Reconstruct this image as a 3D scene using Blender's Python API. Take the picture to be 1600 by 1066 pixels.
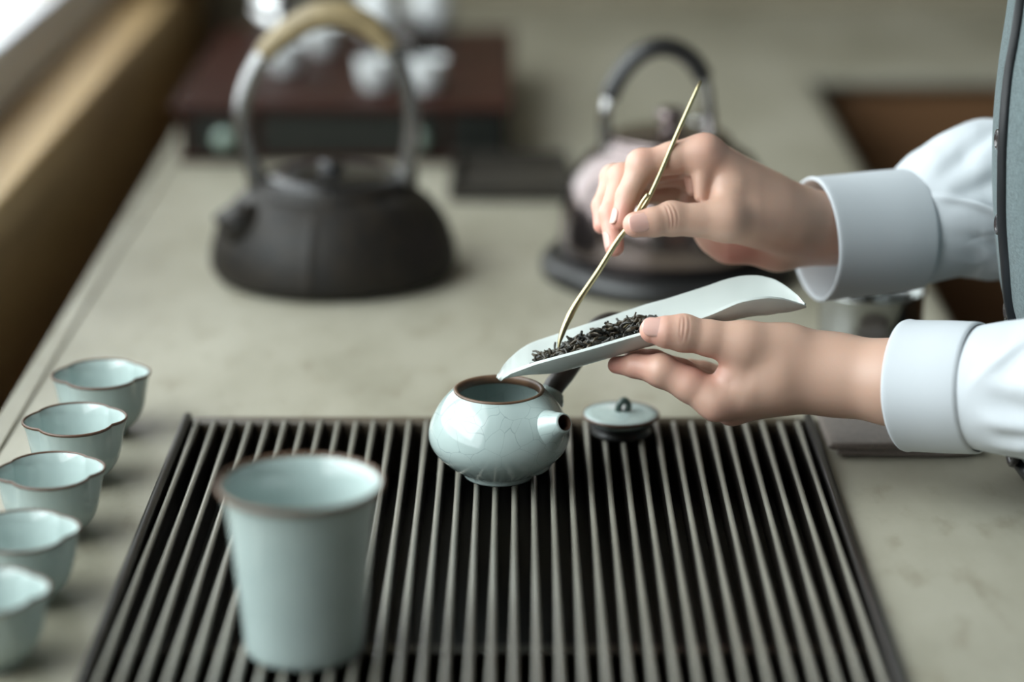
import bpy, bmesh, math, random
import numpy as np
from mathutils import Vector, Matrix, noise

random.seed(7)
np.random.seed(7)
for o in list(bpy.data.objects):
    bpy.data.objects.remove(o)
SC = bpy.context.scene
COL = SC.collection

# ------------------------------------------------------------------ camera
W_PX, H_PX, LENS = 1600, 1066, 85.0
F_PX = LENS / 36.0 * W_PX
PITCH = math.radians(17.3)
YAW = 10.0 / F_PX
CAM = Vector((0.0, 0.0, 0.506))
cam_data = bpy.data.cameras.new('camera')
cam_data.lens = LENS
cam_data.sensor_width = 36.0
cam_data.clip_start = 0.02
cam_data.dof.use_dof = True
cam_data.dof.focus_distance = 1.398
cam_data.dof.aperture_fstop = 2.15
cam = bpy.data.objects.new('camera', cam_data)
COL.objects.link(cam)
cam.location = CAM
cam.rotation_euler = (math.pi / 2 - PITCH, 0, YAW)
SC.camera = cam
CROT = cam.rotation_euler.to_matrix()

# ------------------------------------------------------------------ world, lights, exposure
SC.view_settings.view_transform = 'Standard'
SC.view_settings.look = 'None'
SC.view_settings.gamma = 1.0
SC.view_settings.use_curve_mapping = False
SC.view_settings.exposure = -0.78
world = bpy.data.worlds.new('overcast_sky')
SC.world = world
world.use_nodes = True
wn = world.node_tree.nodes['Background']
wn.inputs['Color'].default_value = (0.95, 0.975, 1.0, 1)
wn.inputs['Strength'].default_value = 7.0


def area_light(name, loc, target, size_x, size_y, power, color):
    ld = bpy.data.lights.new(name, 'AREA')
    ld.shape = 'RECTANGLE'
    ld.size, ld.size_y = size_x, size_y
    ld.energy = power
    ld.color = color
    lo = bpy.data.objects.new(name, ld)
    COL.objects.link(lo)
    lo.location = loc
    d = Vector(target) - Vector(loc)
    lo.rotation_euler = d.to_track_quat('-Z', 'Y').to_euler()
    return lo


# daylight entering by the long window on the left
area_light('window_daylight', (-1.45, 0.95, 1.20), (0.1, 1.30, 0.0), 1.9, 1.1, 62, (0.90, 0.975, 1.0))


pl = area_light('window_portal', (-0.60, 1.70, 0.82), (0.4, 1.70, 0.82), 2.2, 1.5, 1, (1, 1, 1))
pl.data.cycles.is_portal = True

# ------------------------------------------------------------------ pixel helpers (design measurements -> metres)
def pix(px, py, depth):
    """the point seen at (px, py) of the 1600x1066 frame, at a distance measured along the optical axis"""
    v = Vector(((px - W_PX / 2) / F_PX, -(py - H_PX / 2) / F_PX, -1.0)) * depth
    return CAM + CROT @ v


def on_z(px, py, z):
    d = pix(px, py, 1.0) - CAM
    return CAM + d * ((z - CAM.z) / d.z)


def on_y(px, py, y):
    d = pix(px, py, 1.0) - CAM
    return CAM + d * ((y - CAM.y) / d.y)


def proj(p):
    q = CROT.transposed() @ (Vector(p) - CAM)
    return W_PX / 2 + F_PX * q.x / -q.z, H_PX / 2 - F_PX * q.y / -q.z


# ------------------------------------------------------------------ materials
def new_mat(name):
    m = bpy.data.materials.new(name)
    m.use_nodes = True
    return m, m.node_tree.nodes, m.node_tree.links, m.node_tree.nodes['Principled BSDF']


def mat(name, col, rough=0.5, metal=0.0, coat=0.0, sub=None, spec=0.5, var=0.0, vscale=30.0, bump=0.0, bscale=200.0, stretch=(1, 1, 1), alt=None):
    m, n, l, b = new_mat(name)
    b.inputs['Base Color'].default_value = (*col, 1)
    b.inputs['Roughness'].default_value = rough
    b.inputs['Metallic'].default_value = metal
    b.inputs['Coat Weight'].default_value = coat
    b.inputs['Coat Roughness'].default_value = 0.08
    b.inputs['Specular IOR Level'].default_value = spec
    if sub:
        b.inputs['Subsurface Weight'].default_value = sub[0]
        b.inputs['Subsurface Radius'].default_value = sub[1]
        b.inputs['Subsurface Scale'].default_value = sub[2]
    if var or alt or bump:
        tc = n.new('ShaderNodeTexCoord')
        mp = n.new('ShaderNodeMapping')
        mp.inputs['Scale'].default_value = stretch
        l.new(tc.outputs['Object'], mp.inputs['Vector'])
    if var or alt:
        nz = n.new('ShaderNodeTexNoise')
        nz.inputs['Scale'].default_value = vscale
        nz.inputs['Detail'].default_value = 5
        l.new(mp.outputs['Vector'], nz.inputs['Vector'])
        rp = n.new('ShaderNodeValToRGB')
        a = alt if alt else tuple(c * (1 - var) for c in col)
        rp.color_ramp.elements[0].position = 0.32
        rp.color_ramp.elements[0].color = (*a, 1)
        rp.color_ramp.elements[1].position = 0.68
        rp.color_ramp.elements[1].color = (*col, 1)
        l.new(nz.outputs['Fac'], rp.inputs['Fac'])
        l.new(rp.outputs['Color'], b.inputs['Base Color'])
    if bump:
        nb = n.new('ShaderNodeTexNoise')
        nb.inputs['Scale'].default_value = bscale
        nb.inputs['Detail'].default_value = 3
        l.new(mp.outputs['Vector'], nb.inputs['Vector'])
        bp = n.new('ShaderNodeBump')
        bp.inputs['Strength'].default_value = bump
        bp.inputs['Distance'].default_value = 0.001
        l.new(nb.outputs['Fac'], bp.inputs['Height'])
        l.new(bp.outputs['Normal'], b.inputs['Normal'])
    return m


def celadon(name, crackle):
    m, n, l, b = new_mat(name)
    tc = n.new('ShaderNodeTexCoord')
    nz = n.new('ShaderNodeTexNoise')
    nz.inputs['Scale'].default_value = 22
    nz.inputs['Detail'].default_value = 4
    l.new(tc.outputs['Object'], nz.inputs['Vector'])
    rp = n.new('ShaderNodeValToRGB')
    rp.color_ramp.elements[0].position = 0.3
    rp.color_ramp.elements[0].color = (0.375, 0.46, 0.445, 1)
    rp.color_ramp.elements[1].position = 0.7
    rp.color_ramp.elements[1].color = (0.45, 0.54, 0.52, 1)
    l.new(nz.outputs['Fac'], rp.inputs['Fac'])
    out = rp.outputs['Color']
    if crackle:
        n2 = n.new('ShaderNodeTexNoise')
        n2.inputs['Scale'].default_value = 30
        l.new(tc.outputs['Object'], n2.inputs['Vector'])
        ad = n.new('ShaderNodeMix')
        ad.data_type = 'VECTOR'
        ad.inputs['Factor'].default_value = 0.018
        l.new(tc.outputs['Object'], ad.inputs['A'])
        l.new(n2.outputs['Color'], ad.inputs['B'])
        vo = n.new('ShaderNodeTexVoronoi')
        vo.feature = 'DISTANCE_TO_EDGE'
        vo.inputs['Scale'].default_value = 78
        l.new(ad.outputs['Result'], vo.inputs['Vector'])
        r2 = n.new('ShaderNodeValToRGB')
        r2.color_ramp.elements[0].position = 0.0
        r2.color_ramp.elements[0].color = (crackle, crackle, crackle, 1)
        r2.color_ramp.elements[1].position = 0.013
        r2.color_ramp.elements[1].color = (0, 0, 0, 1)
        l.new(vo.outputs['Distance'], r2.inputs['Fac'])
        mx = n.new('ShaderNodeMix')
        mx.data_type = 'RGBA'
        l.new(r2.outputs['Color'], mx.inputs['Factor'])
        l.new(out, mx.inputs['A'])
        mx.inputs['B'].default_value = (0.10, 0.14, 0.145, 1)
        out = mx.outputs['Result']
    l.new(out, b.inputs['Base Color'])
    b.inputs['Roughness'].default_value = 0.11
    b.inputs['Coat Weight'].default_value = 0.35
    b.inputs['Coat Roughness'].default_value = 0.05
    b.inputs['Subsurface Weight'].default_value = 0.0
    return m


def stone_mat():
    m, n, l, b = new_mat('pale_counter')
    tc = n.new('ShaderNodeTexCoord')
    mp = n.new('ShaderNodeMapping')
    mp.inputs['Scale'].default_value = (1.0, 0.45, 1.0)
    l.new(tc.outputs['Object'], mp.inputs['Vector'])
    a = n.new('ShaderNodeTexNoise')
    a.inputs['Scale'].default_value = 9
    a.inputs['Detail'].default_value = 7
    a.inputs['Roughness'].default_value = 0.62
    l.new(mp.outputs['Vector'], a.inputs['Vector'])
    rp = n.new('ShaderNodeValToRGB')
    e = rp.color_ramp.elements
    e[0].position, e[0].color = 0.28, (0.24, 0.225, 0.165, 1)
    e[1].position, e[1].color = 0.72, (0.415, 0.395, 0.32, 1)
    mid = rp.color_ramp.elements.new(0.5)
    mid.color = (0.34, 0.32, 0.25, 1)
    l.new(a.outputs['Fac'], rp.inputs['Fac'])
    s = n.new('ShaderNodeTexNoise')
    s.inputs['Scale'].default_value = 55
    s.inputs['Detail'].default_value = 8
    l.new(mp.outputs['Vector'], s.inputs['Vector'])
    r2 = n.new('ShaderNodeValToRGB')
    r2.color_ramp.elements[0].position, r2.color_ramp.elements[0].color = 0.56, (0, 0, 0, 1)
    r2.color_ramp.elements[1].position, r2.color_ramp.elements[1].color = 0.80, (0.55, 0.55, 0.55, 1)
    l.new(s.outputs['Fac'], r2.inputs['Fac'])
    mx = n.new('ShaderNodeMix')
    mx.data_type = 'RGBA'
    l.new(r2.outputs['Color'], mx.inputs['Factor'])
    l.new(rp.outputs['Color'], mx.inputs['A'])
    mx.inputs['B'].default_value = (0.17, 0.14, 0.085, 1)
    l.new(mx.outputs['Result'], b.inputs['Base Color'])
    b.inputs['Roughness'].default_value = 0.42
    return m


def wood_mat(name, c0, c1, rough, scale=6.0, stretch=(1, 8, 8), coat=0.0):
    m, n, l, b = new_mat(name)
    tc = n.new('ShaderNodeTexCoord')
    mp = n.new('ShaderNodeMapping')
    mp.inputs['Scale'].default_value = stretch
    l.new(tc.outputs['Object'], mp.inputs['Vector'])
    a = n.new('ShaderNodeTexNoise')
    a.inputs['Scale'].default_value = scale
    a.inputs['Detail'].default_value = 6
    a.inputs['Distortion'].default_value = 0.6
    l.new(mp.outputs['Vector'], a.inputs['Vector'])
    rp = n.new('ShaderNodeValToRGB')
    rp.color_ramp.elements[0].position, rp.color_ramp.elements[0].color = 0.3, (*c0, 1)
    rp.color_ramp.elements[1].position, rp.color_ramp.elements[1].color = 0.7, (*c1, 1)
    l.new(a.outputs['Fac'], rp.inputs['Fac'])
    l.new(rp.outputs['Color'], b.inputs['Base Color'])
    b.inputs['Roughness'].default_value = rough
    b.inputs['Coat Weight'].default_value = coat
    return m


def weave_mat(name, col, alt, rough, scale, bump=0.25, sheen=0.2):
    m, n, l, b = new_mat(name)
    tc = n.new('ShaderNodeTexCoord')
    outs = []
    for rot in (0, 1):
        mp = n.new('ShaderNodeMapping')
        mp.inputs['Scale'].default_value = (1, 1, 6) if rot else (6, 6, 1)
        l.new(tc.outputs['Object'], mp.inputs['Vector'])
        w = n.new('ShaderNodeTexNoise')
        w.inputs['Scale'].default_value = scale
        w.inputs['Detail'].default_value = 2
        l.new(mp.outputs['Vector'], w.inputs['Vector'])
        outs.append(w.outputs['Fac'])
    mm = n.new('ShaderNodeMath')
    mm.operation = 'ADD'
    l.new(outs[0], mm.inputs[0])
    l.new(outs[1], mm.inputs[1])
    rp = n.new('ShaderNodeValToRGB')
    rp.color_ramp.elements[0].position, rp.color_ramp.elements[0].color = 0.38, (*alt, 1)
    rp.color_ramp.elements[1].position, rp.color_ramp.elements[1].color = 0.62, (*col, 1)
    hv = n.new('ShaderNodeMath')
    hv.operation = 'MULTIPLY'
    hv.inputs[1].default_value = 0.5
    l.new(mm.outputs[0], hv.inputs[0])
    l.new(hv.outputs[0], rp.inputs['Fac'])
    l.new(rp.outputs['Color'], b.inputs['Base Color'])
    bp = n.new('ShaderNodeBump')
    bp.inputs['Strength'].default_value = bump
    bp.inputs['Distance'].default_value = 0.0006
    l.new(hv.outputs[0], bp.inputs['Height'])
    l.new(bp.outputs['Normal'], b.inputs['Normal'])
    b.inputs['Roughness'].default_value = rough
    b.inputs['Sheen Weight'].default_value = sheen
    return m


def attr_mat(name, rough, sub=None, coat=0.0, bump=0.0, bscale=600):
    m, n, l, b = new_mat(name)
    at = n.new('ShaderNodeAttribute')
    at.attribute_name = 'tone'
    l.new(at.outputs['Color'], b.inputs['Base Color'])
    b.inputs['Roughness'].default_value = rough
    b.inputs['Coat Weight'].default_value = coat
    if sub:
        b.inputs['Subsurface Weight'].default_value = sub[0]
        b.inputs['Subsurface Radius'].default_value = sub[1]
        b.inputs['Subsurface Scale'].default_value = sub[2]
    if bump:
        tc = n.new('ShaderNodeTexCoord')
        nb = n.new('ShaderNodeTexNoise')
        nb.inputs['Scale'].default_value = bscale
        nb.inputs['Detail'].default_value = 3
        l.new(tc.outputs['Object'], nb.inputs['Vector'])
        bp = n.new('ShaderNodeBump')
        bp.inputs['Strength'].default_value = bump
        bp.inputs['Distance'].default_value = 0.0005
        l.new(nb.outputs['Fac'], bp.inputs['Height'])
        l.new(bp.outputs['Normal'], b.inputs['Normal'])
    return m


def glass_mat():
    m, n, l, b = new_mat('window_glass')
    n.remove(b)
    out = [x for x in n if x.type == 'OUTPUT_MATERIAL'][0]
    t = n.new('ShaderNodeBsdfTransparent')
    t.inputs['Color'].default_value = (0.97, 0.99, 0.985, 1)
    g = n.new('ShaderNodeBsdfGlossy')
    g.inputs['Roughness'].default_value = 0.02
    fr = n.new('ShaderNodeFresnel')
    fr.inputs['IOR'].default_value = 1.45
    mx = n.new('ShaderNodeMixShader')
    ge = n.new('ShaderNodeNewGeometry')
    inv = n.new('ShaderNodeMath')
    inv.operation = 'SUBTRACT'
    inv.inputs[0].default_value = 1.0
    l.new(ge.outputs['Backfacing'], inv.inputs[1])
    mu = n.new('ShaderNodeMath')
    mu.operation = 'MULTIPLY'
    l.new(fr.outputs[0], mu.inputs[0])
    l.new(inv.outputs[0], mu.inputs[1])
    l.new(mu.outputs[0], mx.inputs[0])
    l.new(t.outputs[0], mx.inputs[1])
    l.new(g.outputs[0], mx.inputs[2])
    l.new(mx.outputs[0], out.inputs['Surface'])
    return m


M = {}
M['celadon'] = celadon('celadon_glaze', 0.0)
M['celadon_crackle'] = celadon('celadon_crackle_glaze', 0.42)
M['brown_rim'] = mat('bare_brown_rim', (0.15, 0.085, 0.05), 0.4, var=0.4, vscale=90)
M['brown_rim_dark'] = mat('dark_brown_rim', (0.10, 0.055, 0.035), 0.35)
M['porcelain'] = mat('white_porcelain', (0.56, 0.605, 0.58), 0.28, coat=0.2, sub=(0.08, (0.5, 0.6, 0.55), 0.004))
M['clay_dark'] = mat('dark_clay', (0.035, 0.028, 0.024), 0.42, var=0.3, vscale=60)
M['brass'] = mat('brushed_brass', (0.50, 0.44, 0.25), 0.30, metal=0.9, bump=0.08, bscale=900)
M['stone'] = stone_mat()
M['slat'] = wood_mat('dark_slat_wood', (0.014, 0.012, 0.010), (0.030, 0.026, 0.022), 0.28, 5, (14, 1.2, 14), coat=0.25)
M['slat_top'] = wood_mat('slat_top_painted_sheen', (0.15, 0.142, 0.118), (0.27, 0.26, 0.218), 0.24, 5, (14, 1.6, 14), coat=0.2)  # dark wood painted lighter: the reflected sheen is put into the colour
M['tray_dark'] = mat('tray_black', (0.007, 0.0065, 0.006), 0.5)
M['tray_rail'] = wood_mat('tray_rail_wood', (0.010, 0.009, 0.008), (0.022, 0.019, 0.016), 0.34, 5, (14, 1.2, 14))
M['tray_brown'] = wood_mat('tray_brown_wood', (0.05, 0.038, 0.026), (0.095, 0.075, 0.052), 0.35, 5, (2, 14, 14))
M['iron'] = mat('cast_iron', (0.0070, 0.0058, 0.0046), 0.55, spec=0.35, alt=(0.017, 0.0125, 0.008), vscale=70, bump=0.6, bscale=260)
M['iron_smooth'] = mat('smooth_iron', (0.30, 0.30, 0.30), 0.24, metal=0.95)
M['lid_iron'] = mat('dark_lid_iron', (0.075, 0.075, 0.077), 0.22, metal=0.9)
M['tan_grip'] = mat('cane_grip', (0.30, 0.23, 0.12), 0.45, var=0.3, vscale=80)
M['steel'] = mat('polished_steel', (0.58, 0.58, 0.58), 0.10, metal=1.0)
M['bowl_steel'] = mat('brushed_bowl_steel', (0.36, 0.37, 0.365), 0.14, metal=1.0)
M['knob_glaze'] = mat('dark_green_glaze', (0.05, 0.08, 0.07), 0.3)
M['steel_dark'] = mat('dark_tinted_steel', (0.22, 0.18, 0.175), 0.13, metal=0.95)
M['black_plastic'] = mat('black_plastic', (0.012, 0.012, 0.012), 0.35)
M['lacquer'] = wood_mat('red_brown_lacquer', (0.018, 0.0055, 0.003), (0.040, 0.012, 0.007), 0.5, 4, (3, 10, 10))
M['lacquer'].node_tree.nodes['Principled BSDF'].inputs['Specular IOR Level'].default_value = 0.18
M['lacquer_dark'] = mat('dark_drawer_front', (0.006, 0.008, 0.006), 0.4)
M['white_glaze'] = mat('white_glaze', (0.60, 0.62, 0.62), 0.2, coat=0.2)
M['grey_glaze'] = mat('grey_glaze', (0.33, 0.33, 0.33), 0.25)
M['jade_glaze'] = mat('pale_jade_glaze', (0.26, 0.34, 0.29), 0.25)
M['sill'] = wood_mat('sill_wood', (0.50, 0.33, 0.155), (0.62, 0.435, 0.22), 0.5, 4, (9, 1, 9))
M['panel'] = wood_mat('wall_panel_wood', (0.42, 0.28, 0.125), (0.60, 0.41, 0.20), 0.5, 3, (9, 0.9, 9))
M['cabinet_wood'] = wood_mat('cabinet_wood', (0.16, 0.078, 0.034), (0.24, 0.125, 0.058), 0.5, 3, (0.9, 9, 9))
M['alu'] = mat('grey_window_frame', (0.80, 0.82, 0.88), 0.5)
M['plaster'] = mat('tan_plaster', (0.27, 0.235, 0.165), 0.85, var=0.12, vscale=6)
M['plaster_dim'] = mat('brown_plaster', (0.05, 0.041, 0.032), 0.85)
M['ceiling'] = mat('ceiling_paint', (0.08, 0.07, 0.057), 0.9)
M['floor'] = wood_mat('floor_wood', (0.09, 0.055, 0.03), (0.15, 0.095, 0.055), 0.4, 3, (0.9, 8, 8))
M['glass'] = glass_mat()
M['terrace'] = mat('pale_terrace', (0.72, 0.73, 0.72), 0.8, var=0.1, vscale=4)
M['skin'] = attr_mat('skin', 0.46, sub=(0.22, (1.0, 0.40, 0.22), 0.006), bump=0.12, bscale=900)
M['nail'] = mat('fingernail', (0.70, 0.42, 0.36), 0.36, coat=0.12, sub=(0.2, (1.0, 0.4, 0.25), 0.003))
M['shirt'] = mat('white_cotton', (0.55, 0.585, 0.615), 0.8, bump=0.12, bscale=1400)
M['vest'] = weave_mat('grey_teal_wool', (0.105, 0.150, 0.155), (0.035, 0.056, 0.060), 0.85, 260, 0.5)
M['piping'] = mat('black_satin', (0.008, 0.010, 0.012), 0.35)
M['button'] = mat('dark_horn', (0.035, 0.03, 0.03), 0.18, coat=0.4)
M['skirt'] = mat('black_cloth', (0.012, 0.012, 0.014), 0.8)
M['hair'] = mat('black_hair', (0.012, 0.010, 0.010), 0.4, bump=0.4, bscale=300, stretch=(6, 6, 1))
M['towel'] = weave_mat('brown_linen', (0.20, 0.165, 0.14), (0.13, 0.105, 0.09), 0.9, 320, 0.5)
M['leaf'] = attr_mat('dry_tea_leaf', 0.42, bump=0.3, bscale=1500)
M['slate'] = mat('dark_slate', (0.028, 0.023, 0.016), 0.6, var=0.3, vscale=40)

# ------------------------------------------------------------------ object helpers
WL = {}          # world location of every object we create (no rotations on parents)


def thing(name, loc, label, cat, group=None):
    o = bpy.data.objects.new(name, None)
    o.empty_display_size = 0.02
    COL.objects.link(o)
    o.location = loc
    o['label'] = label
    o['category'] = cat
    if group:
        o['group'] = group
    WL[o] = Vector(loc)
    return o


def tag(o, label, cat, group=None):
    o['label'] = label
    o['category'] = cat
    if group:
        o['group'] = group
    return o


def mesh_obj(name, verts, faces, m, parent=None, smooth=True, origin=None, label=None, autosmooth=None):
    """links ONE mesh object; verts are in world coordinates"""
    if parent is not None:
        org = WL[parent]
    else:
        org = Vector(origin) if origin is not None else Vector((0, 0, 0))
    me = bpy.data.meshes.new(name)
    va = np.asarray([tuple(v) for v in verts] if not isinstance(verts, np.ndarray) else verts, dtype=float) - np.array(org)
    me.from_pydata(va.tolist(), [], [tuple(f) for f in faces])
    me.update()
    if smooth:
        me.polygons.foreach_set('use_smooth', [True] * len(me.polygons))
    if m is not None:
        me.materials.append(m)
    o = bpy.data.objects.new(name, me)
    COL.objects.link(o)
    if parent is not None:
        o.parent = parent
        WL[o] = WL[parent]
    else:
        o.location = org
        WL[o] = org
    if autosmooth is not None:
        me.set_sharp_from_angle(angle=math.radians(autosmooth))
    if label:
        o['label'] = label
    return o


def structure(o):
    o['kind'] = 'structure'
    return o


def copy_tree(o, parent=None):
    c = o.copy()
    COL.objects.link(c)
    if parent is not None:
        c.parent = parent
    for ch in list(o.children):
        copy_tree(ch, c)
    return c


class MB:
    def __init__(self):
        self.v, self.f = [], []

    def add(self, vs, fs):
        b = len(self.v)
        self.v += [tuple(x) for x in vs]
        self.f += [tuple(i + b for i in q) for q in fs]
        return self

    def box(self, x0, x1, y0, y1, z0, z1, bev=0.0):
        if bev <= 0:
            vs = [(x, y, z) for x in (x0, x1) for y in (y0, y1) for z in (z0, z1)]
            fs = [(0, 1, 3, 2), (4, 6, 7, 5), (0, 4, 5, 1), (2, 3, 7, 6), (0, 2, 6, 4), (1, 5, 7, 3)]
            return self.add(vs, fs)
        bm = bmesh.new()
        bmesh.ops.create_cube(bm, size=1.0)
        for v in bm.verts:
            v.co = Vector(((x0 + x1) / 2 + v.co.x * (x1 - x0), (y0 + y1) / 2 + v.co.y * (y1 - y0), (z0 + z1) / 2 + v.co.z * (z1 - z0)))
        bmesh.ops.bevel(bm, geom=list(bm.edges), offset=bev, segments=3, profile=0.5, affect='EDGES')
        bm.verts.index_update()
        vs = [v.co.copy() for v in bm.verts]
        fs = [[v.index for v in f.verts] for f in bm.faces]
        bm.free()
        return self.add(vs, fs)

    def lathe(self, prof, c, n=64, rad=None, lift=None, close=False):
        """prof: list of (r, z); rad(theta, r, z) and lift(theta, r, z) reshape it"""
        vs, fs = [], []
        for r, z in prof:
            for i in range(n):
                t = 2 * math.pi * i / n
                rr = rad(t, r, z) if rad else r
                zz = lift(t, r, z) if lift else z
                vs.append((c[0] + rr * math.cos(t), c[1] + rr * math.sin(t), c[2] + zz))
        k = len(prof)
        for j in range(k if close else k - 1):
            a, b = j, (j + 1) % k
            for i in range(n):
                i2 = (i + 1) % n
                fs.append((a * n + i, a * n + i2, b * n + i2, b * n + i))
        return self.add(vs, fs)

    def tube(self, pts, rad, n=12, caps=True, flat=None, up=None):
        """swept tube; rad a number or list; flat = (a, b) scales in the two frame directions"""
        pts = [Vector(p) for p in pts]
        k = len(pts)
        rs = rad if isinstance(rad, (list, tuple)) else [rad] * k
        tang = []
        for i in range(k):
            d = pts[min(i + 1, k - 1)] - pts[max(i - 1, 0)]
            tang.append(d.normalized())
        ref = Vector(up) if up is not None else (Vector((0, 0, 1)) if abs(tang[0].z) < 0.9 else Vector((0, 1, 0)))
        u = (ref - tang[0] * ref.dot(tang[0])).normalized()
        vs, fs = [], []
        for i in range(k):
            t = tang[i]
            u = (u - t * u.dot(t)).normalized()
            w = t.cross(u)
            a, b = flat if flat else (1, 1)
            for j in range(n):
                g = 2 * math.pi * j / n
                vs.append(pts[i] + (u * math.cos(g) * a + w * math.sin(g) * b) * rs[i])
        for i in range(k - 1):
            for j in range(n):
                j2 = (j + 1) % n
                fs.append((i * n + j, i * n + j2, (i + 1) * n + j2, (i + 1) * n + j))
        if caps:
            fs.append(tuple(range(n - 1, -1, -1)))
            fs.append(tuple((k - 1) * n + j for j in range(n)))
        return self.add(vs, fs)

    def build(self, name, m, parent=None, smooth=True, **kw):
        return mesh_obj(name, self.v, self.f, m, parent, smooth, **kw)


def spline(pts, n):
    """Catmull-Rom through pts (each a tuple of any length), n samples per span"""
    P = [np.array(p, float) for p in pts]
    P = [2 * P[0] - P[1]] + P + [2 * P[-1] - P[-2]]
    out = []
    for i in range(1, len(P) - 2):
        p0, p1, p2, p3 = P[i - 1:i + 3]
        for k in range(n):
            t = k / n
            out.append(0.5 * ((2 * p1) + (-p0 + p2) * t + (2 * p0 - 5 * p1 + 4 * p2 - p3) * t * t + (-p0 + 3 * p1 - 3 * p2 + p3) * t ** 3))
    out.append(P[-2])
    return out


def lerp_list(xs, ys):
    return lambda x: float(np.interp(x, xs, ys))


# ================================================================== SETTING
YB = 3.05            # back wall
FLOOR = -0.75
CEIL = 1.75
XR = 2.3
YF = -2.6


def slab(name, x0, x1, y0, y1, z0, z1, m, bev=0.0, parent=None):
    return MB().box(x0, x1, y0, y1, z0, z1, bev).build(name, m, parent, smooth=False)


structure(slab('floor', -0.56, XR, YF, YB + 0.1, FLOOR - 0.05, FLOOR, M['floor']))
structure(slab('ceiling', -0.56, XR, YF, YB + 0.1, CEIL, CEIL + 0.05, M['ceiling']))
structure(slab('wall_back', -0.56, XR, YB, YB + 0.1, FLOOR, CEIL, M['plaster']))
structure(slab('wall_right', XR, XR + 0.1, YF, YB + 0.1, FLOOR, CEIL, M['plaster_dim']))
structure(slab('wall_front', -0.56, XR, YF - 0.1, YF, FLOOR, CEIL, M['plaster_dim']))

structure(slab('ground', -5.0, -0.56, -4.0, 6.0, -0.10, -0.02, M['terrace']))
XP = -0.400          # wooden panel below the sill
XG = -0.458          # window frame plane
WY0, WY1 = 0.40, 2.78
wl = MB()
wl.box(XG - 0.09, XP, YF, YB, FLOOR, 0.028)                     # wall under the window
wl.box(XG - 0.09, XG + 0.03, WY1, YB, 0.028, CEIL)              # beyond the window
wl.box(XG - 0.09, XG + 0.03, YF, WY0, 0.028, CEIL)
wl.box(XG - 0.09, XG + 0.03, WY0, WY1, 1.58, CEIL)
structure(wl.build('wall_left', M['panel'], smooth=False))
structure(MB().box(XG - 0.09, XP + 0.006, WY0, WY1, 0.028, 0.060, 0.004).build('window_sill', M['sill'], smooth=False))
wf = MB()
wf.box(XG - 0.014, XG, WY0, WY1, 0.060, 0.119, 0.003)
wf.box(XG - 0.05, XG, WY0, WY1, 1.52, 1.58, 0.003)
for y in (WY0 + 0.03, 1.70, WY1 - 0.03):
    wf.box(XG - 0.049, XG - 0.001, y - 0.03, y + 0.03, 0.119, 1.52, 0.003)
win = structure(wf.build('window_1', M['alu'], smooth=False))
for a, b in ((WY0 + 0.06, 1.67), (1.73, WY1 - 0.06)):
    slab('pane', XG - 0.010, XG - 0.005, a, b, 0.118, 1.52, M['glass'], parent=win)

# ---- countertop with the recess for the tea tray
TX0, TX1 = -0.214, 0.188
TY0, TY1 = 0.93, 1.4575
CX0, CX1 = -0.331, 0.303
CY0, CY1 = 0.55, 2.60
TH = 0.042


def counter_mesh():
    mb = MB()
    er = 0.020
    prof = []                                        # rounded right edge
    for i in range(9):
        a = math.pi / 2 * i / 8
        prof.append((CX1 - 0.0 + er * math.sin(a), -er + er * math.cos(a)))
    xs = [CX0, TX0, TX1, CX1]
    ys = [CY0, TY0, TY1, CY1]
    for i in range(3):
        for j in range(3):
            if i == 1 and j == 1:
                continue
            x0, x1, y0, y1 = xs[i], xs[i + 1], ys[j], ys[j + 1]
            mb.add([(x0, y0, 0), (x1, y0, 0), (x1, y1, 0), (x0, y1, 0)], [(0, 1, 2, 3)])
            mb.add([(x0, y0, -TH), (x1, y0, -TH), (x1, y1, -TH), (x0, y1, -TH)], [(3, 2, 1, 0)])
    # hole walls
    mb.add([(TX0, TY0, 0), (TX1, TY0, 0), (TX1, TY1, 0), (TX0, TY1, 0), (TX0, TY0, -TH), (TX1, TY0, -TH), (TX1, TY1, -TH), (TX0, TY1, -TH)],
           [(0, 1, 5, 4), (1, 2, 6, 5), (2, 3, 7, 6), (3, 0, 4, 7)])
    # right bullnose
    n = len(prof)
    vs = [(x, y, z) for y in (CY0, CY1) for x, z in prof] + [(CX1 + er, CY0, -TH), (CX1 + er, CY1, -TH), (CX1, CY0, -TH), (CX1, CY1, -TH)]
    fs = [(k, k + 1, n + k + 1, n + k) for k in range(n - 1)]
    fs += [(n - 1, 2 * n, 2 * n + 1, 2 * n - 1), (2 * n, 2 * n + 2, 2 * n + 3, 2 * n + 1)]
    mb.add(vs, fs)
    # front, back and left sides
    mb.add([(CX0, CY0, 0), (CX1, CY0, 0), (CX1, CY0, -TH), (CX0, CY0, -TH)], [(0, 3, 2, 1)])
    mb.add([(CX0, CY1, 0), (CX1, CY1, 0), (CX1, CY1, -TH), (CX0, CY1, -TH)], [(0, 1, 2, 3)])
    mb.add([(CX0, CY0, 0), (CX0, CY1, 0), (CX0, CY1, -TH), (CX0, CY0, -TH)], [(0, 1, 2, 3)])
    return mb


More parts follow.
